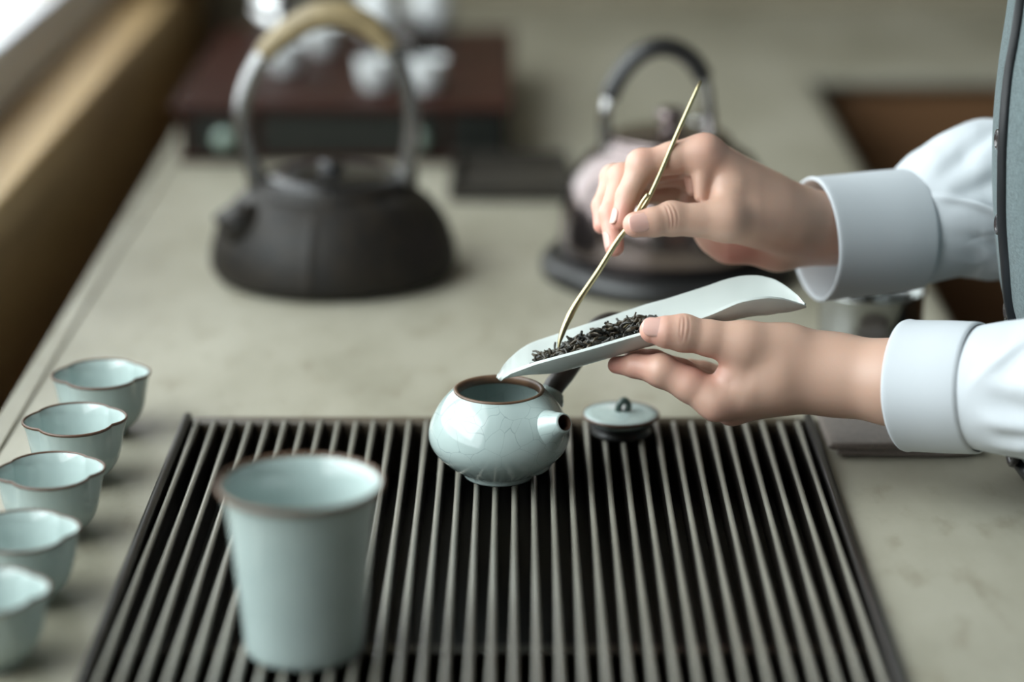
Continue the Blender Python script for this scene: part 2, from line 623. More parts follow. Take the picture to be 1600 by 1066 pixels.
counter = thing('tea_counter', (0, 1.5, FLOOR), 'long pale stone topped counter carrying the slatted tray and the kettles', 'counter')
ct = counter_mesh().build('worktop', M['stone'], counter, smooth=True, autosmooth=35)
MB().box(CX0 - 0.0005, CX0 + 0.013, CY0, CY1, -0.004, 0.0022, 0.0008).build('edge_strip', M['stone'], counter, smooth=False)
bb = MB().box(CX0 + 0.03, CX1 - 0.07, CY0 + 0.05, CY1, FLOOR, -0.078).box(CX0 + 0.03, TX0 - 0.01, CY0 + 0.05, CY1, -0.078, -TH)
bb.box(TX1 + 0.01, CX1 - 0.07, CY0 + 0.05, CY1, -0.078, -TH).box(TX0 - 0.01, TX1 + 0.01, TY1 + 0.01, CY1, -0.078, -TH)
bb.build('base_cabinet', M['cabinet_wood'], counter, smooth=False)

back = thing('side_counter', (0.9, 2.8, FLOOR), 'pale stone topped side counter running crosswise in front of the rear wall', 'counter')
MB().box(CX0, XR, CY1 + 0.001, YB - 0.002, -0.014, 0.0, 0.005).build('worktop', M['stone'], back, smooth=False)
MB().box(CX0, XR, CY1 + 0.03, YB - 0.002, FLOOR, -0.0145).build('base_cabinet', M['cabinet_wood'], back, smooth=False)
for k in range(4):
    x0 = 0.36 + k * 0.48
    MB().box(x0, x0 + 0.47, CY1 + 0.018, CY1 + 0.03, FLOOR + 0.08, -0.022, 0.003).build('cabinet_door', M['cabinet_wood'], back, smooth=False)

# ================================================================== TEA TRAY
tray = thing('tea_tray', (0, 1.2, -TH), 'dark slatted wooden tea tray set into the pale counter', 'tray')
ZT = 0.004
MB().box(TX0 + 0.002, TX1 - 0.002, TY0 + 0.002, TY1 - 0.002, -0.041, -0.034, 0.001).build('drip_pan', M['tray_dark'], tray, smooth=False)
rl = 0.0056
for x0 in (TX0 + 0.0008, TX1 - 0.0008 - rl):
    MB().box(x0, x0 + rl, TY0 + 0.001, TY1 - 0.001, -0.034, ZT + 0.001, 0.0022).build('side_rail', M['tray_rail'], tray, smooth=True, autosmooth=60)
for y0, y1, zt in ((TY0 + 0.001, TY0 + 0.014, ZT - 0.001), (TY1 - 0.0125, TY1 - 0.001, ZT - 0.0015)):
    MB().box(TX0 + rl + 0.001, TX1 - rl - 0.001, y0, y1, -0.034, zt, 0.003).build('end_rail', M['tray_brown'], tray, smooth=True, autosmooth=60)
for y in (1.137,):
    MB().box(TX0 + rl + 0.001, TX1 - rl - 0.001, y - 0.006, y + 0.006, -0.032, -0.0135, 0.001).build('crossbar', M['tray_brown'], tray, smooth=False)

NS = 35
pitch_s = (TX1 - TX0 - 2 * rl) / NS
slat_me = None
sw, sh = 0.0041, 0.017
for i in range(NS):
    xc = TX0 + rl + pitch_s * (i + 0.5)
    if slat_me is None:
        hw = sw / 2
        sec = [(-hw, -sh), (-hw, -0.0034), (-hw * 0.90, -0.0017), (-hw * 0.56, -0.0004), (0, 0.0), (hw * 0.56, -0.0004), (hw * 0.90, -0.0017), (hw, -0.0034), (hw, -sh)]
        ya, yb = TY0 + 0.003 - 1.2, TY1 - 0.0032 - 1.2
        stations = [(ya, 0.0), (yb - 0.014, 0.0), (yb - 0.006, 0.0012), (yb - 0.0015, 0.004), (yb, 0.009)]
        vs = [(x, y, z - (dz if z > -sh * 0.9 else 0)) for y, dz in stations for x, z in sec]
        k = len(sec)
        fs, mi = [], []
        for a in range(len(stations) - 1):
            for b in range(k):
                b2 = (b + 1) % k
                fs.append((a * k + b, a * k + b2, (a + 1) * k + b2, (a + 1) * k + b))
                mi.append(1 if b in (2, 3, 4, 5) else 0)  # rounded crown takes the colour with the painted sheen
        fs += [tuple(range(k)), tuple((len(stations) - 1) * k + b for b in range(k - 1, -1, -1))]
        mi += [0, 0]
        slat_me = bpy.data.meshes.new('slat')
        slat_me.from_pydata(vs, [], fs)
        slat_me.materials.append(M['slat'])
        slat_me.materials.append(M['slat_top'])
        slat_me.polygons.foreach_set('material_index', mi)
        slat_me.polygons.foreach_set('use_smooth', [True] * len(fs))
        slat_me.set_sharp_from_angle(angle=math.radians(50))
        bmf = bmesh.new()
        bmf.from_mesh(slat_me)
        bmesh.ops.recalc_face_normals(bmf, faces=bmf.faces)
        bmf.to_mesh(slat_me)
        bmf.free()
    so = bpy.data.objects.new('slat', slat_me)
    COL.objects.link(so)
    so.parent = tray
    so.location = (xc + random.uniform(-0.0002, 0.0002), 0, ZT + TH + random.uniform(-0.0003, 0.0003))
    so.rotation_euler = (0, 0, random.uniform(-0.0006, 0.0006))

# ================================================================== TEAPOT
pc = on_z(780, 742, ZT)
PX, PY = pc.x, pc.y
pot = thing('teapot', (PX, PY, ZT), 'open pale celadon teapot with crackle glaze standing on the slatted tray', 'teapot')
pr = [(0.000, 0.0035), (0.0175, 0.0030), (0.0185, 0.0005), (0.0205, 0.0000), (0.0212, 0.0012), (0.0214, 0.0030), (0.0255, 0.0052), (0.0320, 0.0100), (0.0375, 0.0155),
      (0.0405, 0.0205), (0.0416, 0.0255), (0.0410, 0.0310), (0.0388, 0.0370), (0.0355, 0.0430), (0.0315, 0.0482), (0.0278, 0.0518), (0.0262, 0.0531),
      (0.0252, 0.0533), (0.0243, 0.0526), (0.0243, 0.0500), (0.0290, 0.0470), (0.0350, 0.0400), (0.0385, 0.0300), (0.0385, 0.0220), (0.0340, 0.0120), (0.0200, 0.0065), (0.0, 0.006)]
prs = [tuple(p) for p in spline(pr[5:17], 4)]
full = pr[:5] + [(float(a), float(b)) for a, b in prs] + pr[17:]


def flute(t, r, z):
    if 0.002 < z < 0.017 and r > 0.0205:
        w = math.exp(-((z - 0.007) / 0.0045) ** 2)
        return r * (1 - 0.018 * w * abs(math.sin(t * 17)) ** 6)
    return r


rimp = [(0.0266, 0.0526), (0.0268, 0.0535), (0.0258, 0.0541), (0.0246, 0.0538), (0.0240, 0.0528), (0.0240, 0.0490), (0.0246, 0.0490)]
MB().lathe(rimp, (PX, PY, ZT), 96, close=True).build('rim', M['brown_rim'], pot, label='unglazed brown rim of the mouth')
# spout: flares into the belly
sd = Vector((0.80, -0.60, 0)).normalized()
B0 = Vector((PX, PY, ZT))
sp_path = spline([tuple(pix(822, 687, 1.4160)), tuple(pix(841, 678, 1.4050)), tuple(pix(858, 669, 1.3970)), tuple(pix(871, 664, 1.3905)), tuple(pix(881, 661, 1.3860))], 6)
sr = lerp_list([0, 0.25, 0.40, 0.55, 0.75, 1.0], [0.0220, 0.0170, 0.0132, 0.0102, 0.0076, 0.0058])
nn = len(sp_path)
pb = MB().lathe(full, (PX, PY, ZT), 204, rad=flute)
ax_a, ax_d = Vector(sp_path[0]), (Vector(sp_path[12]) - Vector(sp_path[0])).normalized()
n_out = (5 + len(prs)) * 204
for q in range(5 * 204, n_out):                      # the belly swells into the root of the spout
    v = Vector(pb.v[q])
    t = (v - ax_a).dot(ax_d)
    if t > 0:
        rd = (v - ax_a - ax_d * t).length
        pb.v[q] = tuple(v + ax_d * 0.0060 * math.exp(-(rd / 0.0125) ** 2))
pb.build('body', M['celadon_crackle'], pot)
outer = MB()
prs2 = [sr(i / (nn - 1)) for i in range(nn)]
tip_dir = (Vector(sp_path[-1]) - Vector(sp_path[-3])).normalized()
end = Vector(sp_path[-1])
path = sp_path + [tuple(end + tip_dir * 0.0004), tuple(end + tip_dir * 0.0006)]
rads = prs2 + [0.0053, 0.0046]
outer.tube(path, rads, 40, caps=False).build('spout', M['celadon_crackle'], pot)
inn = MB().tube([end + tip_dir * 0.0007, end - tip_dir * 0.004, end - tip_dir * 0.012], [0.0048, 0.0041, 0.0036], 24, caps=True)
inn.f.pop(-2)
inn.build('spout_hole', M['brown_rim_dark'], pot, label='dark brown opening of the spout')
# handle: dark curved stick rising from the far right shoulder
hp = [tuple(B0 + Vector((0.0290, 0.0205, 0.0395)))]
for px, py, dz in ((866, 604, 0.036), (884, 582, 0.046), (908, 548, 0.058), (928, 517, 0.066), (948, 503, 0.072), (972, 502, 0.078), (998, 512, 0.083)):
    hp.append(tuple(pix(px, py, 1.405 + dz)))
hs = spline(hp, 6)
hr = lerp_list([0, 0.15, 0.35, 0.6, 0.85, 1.0], [0.0060, 0.0064, 0.0060, 0.0058, 0.0052, 0.0036])
MB().tube(hs, [hr(i / (len(hs) - 1)) for i in range(len(hs))], 20).build('handle', M['clay_dark'], pot, label='dark curved side handle')
MB().tube([Vector(hp[0]) + Vector((0.0022, 0.0015, -0.0045)), Vector(hs[1]), Vector(hs[2]), Vector(hs[4]), Vector(hs[5])], [0.0074, 0.0086, 0.0084, 0.0076, 0.0062], 24).build('handle_socket', M['celadon'], pot)

# lid lying on a small dark rest
lc = on_z(970, 676, ZT)
lidrest = thing('lid_rest', (lc.x, lc.y, ZT), 'small black round rest under the teapot lid on the tray', 'lid rest')
MB().lathe([(0.0, 0.0002), (0.0185, 0.0002), (0.0190, 0.0012), (0.0165, 0.0030), (0.0165, 0.0045), (0.0190, 0.0055), (0.0190, 0.0064), (0.0175, 0.0064), (0.0, 0.0060)], (lc.x, lc.y, ZT), 48).build('stand', M['black_plastic'], lidrest)
lid = thing('teapot_cover', (lc.x, lc.y, ZT + 0.0066), 'small celadon teapot lid with a loop knob laid aside on the tray', 'lid')
lb = (lc.x, lc.y, ZT + 0.0066)
MB().lathe([(0.0, 0.0), (0.0170, 0.0), (0.0178, 0.0008), (0.0180, 0.0035), (0.0225, 0.0042), (0.0236, 0.0052), (0.0232, 0.0062), (0.0180, 0.0062), (0.0120, 0.0066), (0.0060, 0.0074), (0.0, 0.0077)], lb, 72).build('disc', M['celadon_crackle'], lid)
MB().lathe([(0.0229, 0.0040), (0.0239, 0.0046), (0.0241, 0.0054), (0.0236, 0.0064), (0.0230, 0.0062)], lb, 72, close=True).build('rim', M['brown_rim_dark'], lid)
kp = spline([(lb[0] - 0.002, lb[1], lb[2] + 0.0065), (lb[0] - 0.001, lb[1], lb[2] + 0.0118), (lb[0] + 0.002, lb[1] + 0.001, lb[2] + 0.0142), (lb[0] + 0.0045, lb[1] + 0.001, lb[2] + 0.0110), (lb[0] + 0.003, lb[1], lb[2] + 0.0068)], 5)
MB().tube(kp, 0.0022, 12).build('knob', M['knob_glaze'], lid, label='dark green loop knob')

# ================================================================== TALL PITCHER CUP
tc_ = on_z(476, 1012, ZT)
tall = thing('serving_cup', (tc_.x, tc_.y, ZT), 'tall pale celadon serving cup with a flared brown rim on the tray', 'cup')
tp = [(0.0, 0.003), (0.0262, 0.003), (0.0270, 0.0004), (0.0282, 0.0), (0.0292, 0.0012), (0.0297, 0.004), (0.0306, 0.016), (0.0320, 0.032), (0.0335, 0.048), (0.0349, 0.062), (0.0362, 0.072),
      (0.0376, 0.0795), (0.0395, 0.0850), (0.0404, 0.0868), (0.0398, 0.0878), (0.0388, 0.0872), (0.0372, 0.0840), (0.0352, 0.0780), (0.0338, 0.0700), (0.0318, 0.0520), (0.0300, 0.0300), (0.0284, 0.0100), (0.024, 0.0060), (0.0, 0.0052)]
tps = tp[:5] + [(float(a), float(b)) for a, b in spline(tp[5:14], 4)] + tp[14:]
MB().lathe(tps, (tc_.x, tc_.y, ZT), 128).build('body', M['celadon'], tall)
MB().lathe([(0.0396, 0.0848), (0.0408, 0.0864), (0.0408, 0.0877), (0.0400, 0.0885), (0.0388, 0.0880), (0.0385, 0.0868)], (tc_.x, tc_.y, ZT), 128, close=True).build('rim', M['brown_rim'], tall, label='brown flared rim')


# ================================================================== FLOWER CUPS
def petal(t):
    """outline of a four-lobed cup: 1 at the middle of a lobe, about 0.9 at the notches"""
    t = t + 0.1355 * math.sin(2 * t)
    f = (t + math.pi / 4) % (math.pi / 2) - math.pi / 4
    f = math.copysign(math.sqrt(f * f + 0.0004) - 0.02, f) if abs(f) > 1e-6 else 0.0
    return 0.32 * math.cos(f) + math.sqrt(0.68 ** 2 - (0.32 * math.sin(f)) ** 2)


def cup_rad(t, r, z):
    k = max(0.0, (z - 0.006) / 0.032)
    return r * (1.02 - 0.02 * 1.0) * (1 - (1 - petal(t)) * min(1.0, k) ** 1.3)


def cup_lift(t, r, z):
    k = max(0.0, (z - 0.02) / 0.018)
    return z + 0.004 * (1 - petal(t)) * min(1.0, k) ** 2


cup_prof = [(0.0, 0.003), (0.0125, 0.0028), (0.0132, 0.0003), (0.0146, 0.0), (0.0152, 0.001), (0.0152, 0.0032), (0.0195, 0.0062), (0.0238, 0.0118), (0.0262, 0.0185), (0.0276, 0.0255), (0.0288, 0.0320), (0.0303, 0.0372),
            (0.0306, 0.0380), (0.0300, 0.0385), (0.0292, 0.0378), (0.0276, 0.0320), (0.0262, 0.0250), (0.0240, 0.0170), (0.0200, 0.0100), (0.0140, 0.0062), (0.0, 0.0052)]
cps = cup_prof[:5] + [(float(a), float(b)) for a, b in spline(cup_prof[5:12], 3)] + cup_prof[12:]
cup = thing('flower_cup', (0, 0, 0), '-', 'cup', 'flower cups in the row beside the tray')
MB().lathe(cps, (0, 0, 0), 160, rad=cup_rad, lift=cup_lift).build('bowl', M['celadon'], cup)
MB().lathe([(0.0301, 0.0370), (0.0309, 0.0378), (0.0308, 0.0386), (0.0300, 0.0390), (0.0293, 0.0383), (0.0295, 0.0374)], (0, 0, 0), 160, rad=cup_rad, lift=cup_lift, close=True).build('rim', M['brown_rim_dark'], cup, label='thin dark brown petalled rim')
cup_spots = [(158, 586, 0.16, 'celadon flower cup at the far end of the row along the tray'),
             (117, 657, 0.20, 'celadon flower cup standing second from the far end of the row'),
             (78, 737, 0.22, 'celadon flower cup at the middle of the row of five'),
             (33, 832, 0.24, 'celadon flower cup between the middle cup and the nearest cup of the row'),
             (-20, 926, 0.18, 'celadon flower cup nearest the viewer in the row, cut by the frame')]
cup_list = [cup] + [copy_tree(cup) for _ in cup_spots[1:]]
for c, (px, py, rz, lab) in zip(cup_list, cup_spots):
    p = on_z(px, py, 0.0375)
    c.location = (p.x, p.y, 0.0)
    c.rotation_euler = (0, 0, rz)
    c['label'] = lab

# ================================================================== SCOOP WITH LEAVES, PICK
DS = 1.415
fx = [778, 779, 781, 787, 793, 808, 826, 845, 873, 886, 939, 1010, 1041, 1104, 1135, 1160, 1185, 1210, 1229, 1247, 1257]
fy = [590, 584, 580, 570, 563, 549, 537, 530, 521, 516, 499, 475, 467, 447, 436, 430.5, 430, 436, 447, 462, 474]
nx_ = [778, 783, 798, 834, 883, 930, 995, 1050, 1091, 1113, 1150, 1172, 1197, 1222, 1257]
ny_ = [593, 588, 579, 566, 553, 540, 521, 508, 495, 487, 470.5, 465.5, 462.5, 465, 476]
F_y, N_y = lerp_list(fx, fy), lerp_list(nx_, ny_)
hw_ = lerp_list([778, 782, 790, 800, 812, 830, 850, 900, 1100, 1160, 1190, 1210, 1230, 1247, 1257], [0.2, 5.5, 11, 14.5, 17.5, 20, 21.5, 22.5, 23, 22.5, 20, 16.5, 11.5, 6, 0.3])
sag = lerp_list([778, 781, 785, 790, 800, 815, 840, 870, 1100, 1160, 1200, 1229, 1247, 1257], [0.5, 2.5, 5, 8.5, 14, 20, 29, 36, 38, 40, 38, 25, 11, 1.0])


def smooth_arr(f, x, w):
    return sum(f(x + d * w) * g for d, g in ((-1, .15), (-.5, .22), (0, .26), (.5, .22), (1, .15)))


def scoop_pt(x, s, extra=0.0):
    """x along the scoop in frame pixels, s = -1 far edge .. +1 near edge"""
    w = 7.0 if 800 < x < 1235 else 1.5
    a, b = smooth_arr(F_y, x, w), smooth_arr(N_y, x, w)
    k = smooth_arr(sag, x, w)
    y = (a + b) / 2 + (b - a) / 2 * s + k * (1 - abs(s) ** 2.2)
    dz = -smooth_arr(hw_, x, w) * s
    p = pix(x, y, DS + dz / 1000.0)
    if extra:
        p = p + Vector((0, 0, extra))
    return p


su = [778 + 479 * (0.5 - 0.5 * math.cos(math.pi * i / 70)) for i in range(71)]
su = sorted(set(su + [790, 800, 812]))
ns = 29
gv, gf = [], []
for x in su:
    for j in range(ns):
        gv.append(scoop_pt(x, -1 + 2 * j / (ns - 1)))
for i in range(len(su) - 1):
    for j in range(ns - 1):
        a = i * ns + j
        gf.append((a, a + 1, a + ns + 1, a + ns))
sc0 = scoop_pt(1000, 0.0)
scoop = mesh_obj('tea_scoop', gv, gf, M['porcelain'], origin=sc0)
tag(scoop, 'long white porcelain tea scoop held tilted over the teapot', 'scoop')
so_ = scoop.modifiers.new('thick', 'SOLIDIFY')
so_.thickness = 0.0021
so_.offset = -1.0
sb = scoop.modifiers.new('soft', 'BEVEL')
sb.width = 0.0009
sb.segments = 3
sb.limit_method = 'ANGLE'
sb.angle_limit = math.radians(50)
# which way is up for the sheet: make normals face the inside of the channel
me = scoop.data
if me.polygons[len(me.polygons) // 2].normal.z < 0:
    me.flip_normals()

# leaves
lv, lf, lt = [], [], []
hmax = lerp_list([836, 850, 880, 930, 1000, 1030], [1.5, 5.0, 10.5, 13.5, 14.5, 8.0])
for i in range(300):
    x = 838 + 182 * random.random() ** 0.8
    s = random.uniform(-0.50, 0.62)
    hm = hmax(x) * max(0.05, 1 - ((s - 0.08) / 0.75) ** 2)
    h = 0.0024 + 0.001 * hm * random.random() ** 0.6
    c = scoop_pt(x, s, h)
    L = random.uniform(0.005, 0.0115)
    d = Vector((random.gauss(0.7, 0.6), random.gauss(0, 0.32), random.gauss(0.25, 0.25))).normalized()
    e = d.cross(Vector((random.gauss(0, 1), random.gauss(0, 1), random.gauss(0, 1)))).normalized()
    curl = random.uniform(-1.1, 1.1)
    pts, rr = [], []
    for k in range(7):
        t = k / 6 - 0.5
        pts.append(c + d * (t * L) + e * (curl * L * (t * t - 0.1) * 1.6) + d.cross(e) * (0.10 * L * math.sin(7 * t + i)))
        rr.append(random.uniform(0.0007, 0.0014) * (1.0 - 1.7 * t * t + 0.05))
    b0 = len(lv)
    mb = MB().tube(pts, rr, 6, flat=(1, random.uniform(0.5, 1.0)))
    lv += mb.v
    lf += [tuple(q + b0 for q in f) for f in mb.f]
    tone = random.choice([(0.030, 0.026, 0.018), (0.022, 0.020, 0.016), (0.045, 0.036, 0.022), (0.018, 0.020, 0.017), (0.055, 0.042, 0.024)])
    lt += [tone] * len(mb.v)
# a few stems standing out of the heap
for pxs, tone, r in ((((979, 493), (984, 503), (991, 510), (1003, 515)), (0.030, 0.028, 0.02), 0.0008), (((965, 516), (974, 513), (981, 508), (992, 506)), (0.20, 0.155, 0.06), 0.0008),
                     (((978, 520), (979, 514), (981, 508)), (0.18, 0.14, 0.055), 0.0007), (((885, 525), (890, 530), (899, 535)), (0.03, 0.028, 0.02), 0.001), (((850, 547), (858, 552), (866, 556)), (0.04, 0.035, 0.022), 0.0007)):
    pts = [Vector(tuple(q)) for q in spline([tuple(pix(a, b, DS - 0.006)) for a, b in pxs], 4)]
    b0 = len(lv)
    mb = MB().tube(pts, [r * (1 - 0.4 * abs(2 * k / (len(pts) - 1) - 1)) for k in range(len(pts))], 6)
    lv += mb.v
    lf += [tuple(q + b0 for q in f) for f in mb.f]
    lt += [tone] * len(mb.v)
leaves = mesh_obj('tea_leaves', lv, lf, M['leaf'], origin=sc0)
ca = leaves.data.color_attributes.new('tone', 'FLOAT_COLOR', 'POINT')
ca.data.foreach_set('color', np.array([(*t, 1) for t in lt], dtype=np.float32).ravel())
leaves['kind'] = 'stuff'
tag(leaves, 'heap of dark dry twisted tea leaves lying in the white scoop', 'tea leaves')

# brass pick
DH = 1.430
pk = [(1095, 127, 0.012), (1060, 205, 0.007), (1025, 286, 0.001), (1003, 328, -0.0015), (968, 372, -0.002), (935, 424, -0.006), (902, 473, -0.010), (886, 503, -0.012), (876, 528, -0.013), (872, 547, -0.013)]
pp = spline([tuple(pix(a, b, DH + c)) for a, b, c in pk], 6)
prr = lerp_list([0, 0.03, 0.3, 0.62, 0.74, 0.86, 1.0], [0.0009, 0.0013, 0.0015, 0.0018, 0.0023, 0.0017, 0.0005])
pick = thing('tea_pick', pix(968, 360, DH), 'slim brass tea pick pinched in the raised hand', 'tea pick')
MB().tube([tuple(q) for q in pp], [prr(i / (len(pp) - 1)) for i in range(len(pp))], 14).build('shaft', M['brass'], pick)
tw = spline([tuple(pix(a, b, DH + c)) for a, b, c in ((1013, 303, -0.0060), (1004, 315, -0.0056), (996, 329, -0.0040), (985, 345, -0.0022))], 4)
MB().tube([tuple(q) for q in tw], 0.0012, 12).build('side_prong', M['brass'], pick)


# ================================================================== IRON KETTLE
kc = on_z(522, 424, 0.0)
KX, KY = kc.x, kc.y
ket = thing('iron_kettle', (KX, KY, 0), 'dark cast iron kettle with an arched handle standing on the counter', 'kettle')
kprof = [(0.0, 0.0008), (0.086, 0.0008), (0.0915, 0.003), (0.0945, 0.009), (0.0945, 0.017), (0.0920, 0.029), (0.0865, 0.042), (0.0780, 0.054), (0.0670, 0.0630), (0.0580, 0.0668), (0.0560, 0.068), (0.0550, 0.074), (0.0525, 0.0755), (0.0505, 0.0740), (0.0505, 0.0660), (0.0, 0.062)]
kp_ = kprof[:2] + [(float(a), float(b)) for a, b in spline(kprof[2:10], 5)] + kprof[10:]


def ribs(t, r, z):
    if 0.006 < z < 0.062 and r > 0.06:
        w = math.exp(-(math.sin((t + math.pi / 2 + 0.13) / 2) / 0.012) ** 2)
        return r + 0.0016 * w + 0.0005 * math.sin(t * 46) * math.sin(z * 900)
    return r


MB().lathe(kp_, (KX, KY, 0), 240, rad=ribs).build('body', M['iron'], ket)
MB().lathe([(0.0, 0.0705), (0.0490, 0.0705), (0.0498, 0.0735), (0.0470, 0.0765), (0.0300, 0.0792), (0.0110, 0.0800), (0.0075, 0.0805), (0.0070, 0.0820), (0.0100, 0.0840), (0.0098, 0.0868), (0.0055, 0.0885), (0.0, 0.0887)], (KX, KY, 0), 64).build('lid', M['lid_iron'], ket)
# spout, short and stubby on the front left
sa = math.radians(214)
sdv = Vector((math.cos(sa), math.sin(sa), 0))
K0 = Vector((KX, KY, 0))
sp = spline([tuple(K0 + sdv * 0.062 + Vector((0, 0, 0.040))), tuple(K0 + sdv * 0.079 + Vector((0, 0, 0.050))), tuple(K0 + sdv * 0.0885 + Vector((0, 0, 0.0590)))], 6)
n_ = len(sp)
MB().tube([tuple(q) for q in sp] + [tuple(Vector(sp[-1]) - Vector((0, 0, 0.008)) - sdv * 0.004)], [0.022 - 0.009 * (i / (n_ - 1)) for i in range(n_)] + [0.010], 24).build('spout', M['iron'], ket)
for sx in (-1, 1):
    MB().tube(spline([(KX + sx * 0.050, KY, 0.060), (KX + sx * 0.0575, KY, 0.072), (KX + sx * 0.0595, KY, 0.082)], 4), [0.011, 0.010, 0.009, 0.0085, 0.008, 0.0078, 0.0075, 0.007, 0.0065], 16, flat=(1, 0.8)).build('handle_lug', M['iron'], ket)
hpx = [(405, 292), (388, 240), (377, 185), (388, 130), (418, 78), (470, 36), (520, 22), (570, 36), (612, 78), (634, 130), (643, 185), (639, 240), (631, 290)]
hpt = spline([tuple(on_y(a, b, KY)) for a, b in hpx], 6)
nh = len(hpt)
i0, i1 = int(nh * 0.335), int(nh * 0.655)
MB().tube(hpt[:i0 + 1], 0.0066, 16, flat=(1.0, 1.2), up=(1, 0, 0)).build('handle_bow', M['iron_smooth'], ket)
MB().tube(hpt[i1:], 0.0066, 16, flat=(1.0, 1.2), up=(1, 0, 0)).build('handle_bow', M['iron_smooth'], ket)
MB().tube(hpt[i0 - 1:i1 + 2], [0.0078 + 0.0022 * math.sin(math.pi * k / (i1 + 2 - i0)) for k in range(i1 + 3 - i0)], 18).build('handle_grip', M['tan_grip'], ket, label='tan cane wrapped grip of the arched handle')

# ================================================================== STEEL KETTLE ON ITS BLACK BASE
ec = on_z(1043, 425, 0.0)
EX, EY = ec.x, ec.y
ek = thing('steel_kettle', (EX, EY, 0), 'dark polished steel kettle with a black arched grip behind the raised hand', 'kettle')
MB().lathe([(0.0, 0.018), (0.0800, 0.018), (0.0835, 0.021), (0.0845, 0.030), (0.0825, 0.052), (0.0760, 0.074), (0.0640, 0.092), (0.0500, 0.101), (0.0470, 0.103), (0.0470, 0.105), (0.0, 0.105)], (EX, EY, 0), 96).build('body', M['steel_dark'], ek)
MB().lathe([(0.0, 0.1052), (0.0455, 0.1052), (0.0465, 0.1075), (0.0430, 0.1095), (0.0150, 0.1125), (0.0060, 0.1135), (0.0055, 0.1180), (0.0110, 0.1210), (0.0120, 0.1260), (0.0070, 0.1295), (0.0, 0.1300)], (EX, EY, 0), 64).build('lid', M['steel_dark'], ek)
esd = Vector((0.30, 0.95, 0)).normalized()
E0 = Vector((EX, EY, 0))
esp = spline([tuple(E0 + esd * 0.066 + Vector((0, 0, 0.048))), tuple(E0 + esd * 0.088 + Vector((0, 0, 0.066))), tuple(E0 + esd * 0.100 + Vector((0, 0, 0.090))), tuple(E0 + esd * 0.112 + Vector((0, 0, 0.098)))], 6)
MB().tube([tuple(q) for q in esp], [0.017 - 0.0095 * (i / (len(esp) - 1)) ** 0.7 for i in range(len(esp))], 24).build('spout', M['steel'], ek)
ehx = [(949, 310), (946, 262), (945, 215), (948, 168), (966, 122), (998, 86), (1036, 73), (1072, 86), (1096, 116), (1107, 160), (1110, 210), (1110, 262), (1106, 310)]
eh = spline([tuple(on_y(a, b, EY)) for a, b in ehx], 6)
nh = len(eh)
j0, j1 = int(nh * 0.30), int(nh * 0.66)
MB().tube(eh[:j0 + 1], 0.0060, 16, flat=(0.8, 1.5), up=(1, 0, 0)).build('handle_bow', M['steel'], ek)
MB().tube(eh[j1:], 0.0060, 16, flat=(0.8, 1.5), up=(1, 0, 0)).build('handle_bow', M['steel'], ek)
MB().tube(eh[j0 - 1:j1 + 2], 0.0072, 18, flat=(1.0, 1.4), up=(1, 0, 0)).build('handle_grip', M['black_plastic'], ek)
hbase = thing('kettle_base', (EX, EY, 0), 'flat black round heating base under the steel kettle', 'kettle base')
MB().lathe([(0.0, 0.0005), (0.094, 0.0005), (0.0985, 0.003), (0.0985, 0.010), (0.094, 0.0155), (0.080, 0.0178), (0.0, 0.0178)], (EX, EY, 0), 80).build('plate', M['black_plastic'], hbase)

# ================================================================== STEEL WASTE BOWL, TOWEL, DARK TRAY
wc = on_z(1362, 449, 0.0555)
wb = thing('steel_bowl', (wc.x, wc.y, 0), 'small polished steel bowl standing behind the two arms', 'bowl')
MB().lathe([(r, z * 1.146) for r, z in [(0.0, 0.0006), (0.030, 0.0006), (0.0335, 0.003), (0.0348, 0.010), (0.0352, 0.030), (0.0354, 0.0455), (0.0366, 0.0470), (0.0368, 0.0480), (0.0358, 0.0484), (0.0342, 0.0470), (0.0338, 0.030), (0.0330, 0.008), (0.0, 0.004)]], (wc.x, wc.y, 0), 72).build('bowl_wall', M['bowl_steel'], wb)

tw0 = on_z(1291, 716, 0.0)
tw1 = on_z(1532, 722, 0.0)
tyb = on_z(1290, 636, 0.0).y
towel = thing('tea_towel', ((tw0.x + tw1.x) / 2, tw0.y + 0.05, 0), 'folded brown linen tea towel on the counter beside the tray', 'towel')


def towel_layer(z0, z1, x0, x1, y0, y1, seed):
    mb = MB()
    nxv, nyv = 26, 22
    vs, fs = [], []
    t = (z1 - z0) / 2
    sec = []
    for j in range(nyv):                       # rounded fold at the near edge, flat behind
        pass
    ring = []
    for k in range(9):                         # front fold semicircle, bottom to top
        a = -math.pi / 2 + math.pi * k / 8
        ring.append((-t * math.cos(a), t * math.sin(a)))
    top = [(y, t) for y in np.linspace(0.004, y1 - y0, nyv)]
    bot = [(y, -t) for y in np.linspace(y1 - y0, 0.004, nyv)]
    prof = ring + top + bot
    for i in range(nxv):
        x = x0 + (x1 - x0) * i / (nxv - 1)
        for (dy, dz) in prof:
            w = noise.noise(Vector((x * 30, (y0 + dy) * 22, seed))) * 0.0016
            sk = noise.noise(Vector((x * 18, seed * 3.1, 0))) * 0.0022
            edge = 0.0 if 0 < i < nxv - 1 else 0.0
            zz = (z0 + z1) / 2 + dz * (1.0 if 0 < i < nxv - 1 else 0.55) + (w if dz > 0 else 0)
            vs.append((x + (0.0012 if i == 0 else 0), y0 + t + dy + sk, max(0.0006, zz)))
    k = len(prof)
    for i in range(nxv - 1):
        for j in range(k):
            j2 = (j + 1) % k
            fs.append((i * k + j, (i + 1) * k + j, (i + 1) * k + j2, i * k + j2))
    fs.append(tuple(range(k)))
    fs.append(tuple((nxv - 1) * k + j for j in range(k - 1, -1, -1)))
    return mb.add(vs, fs)


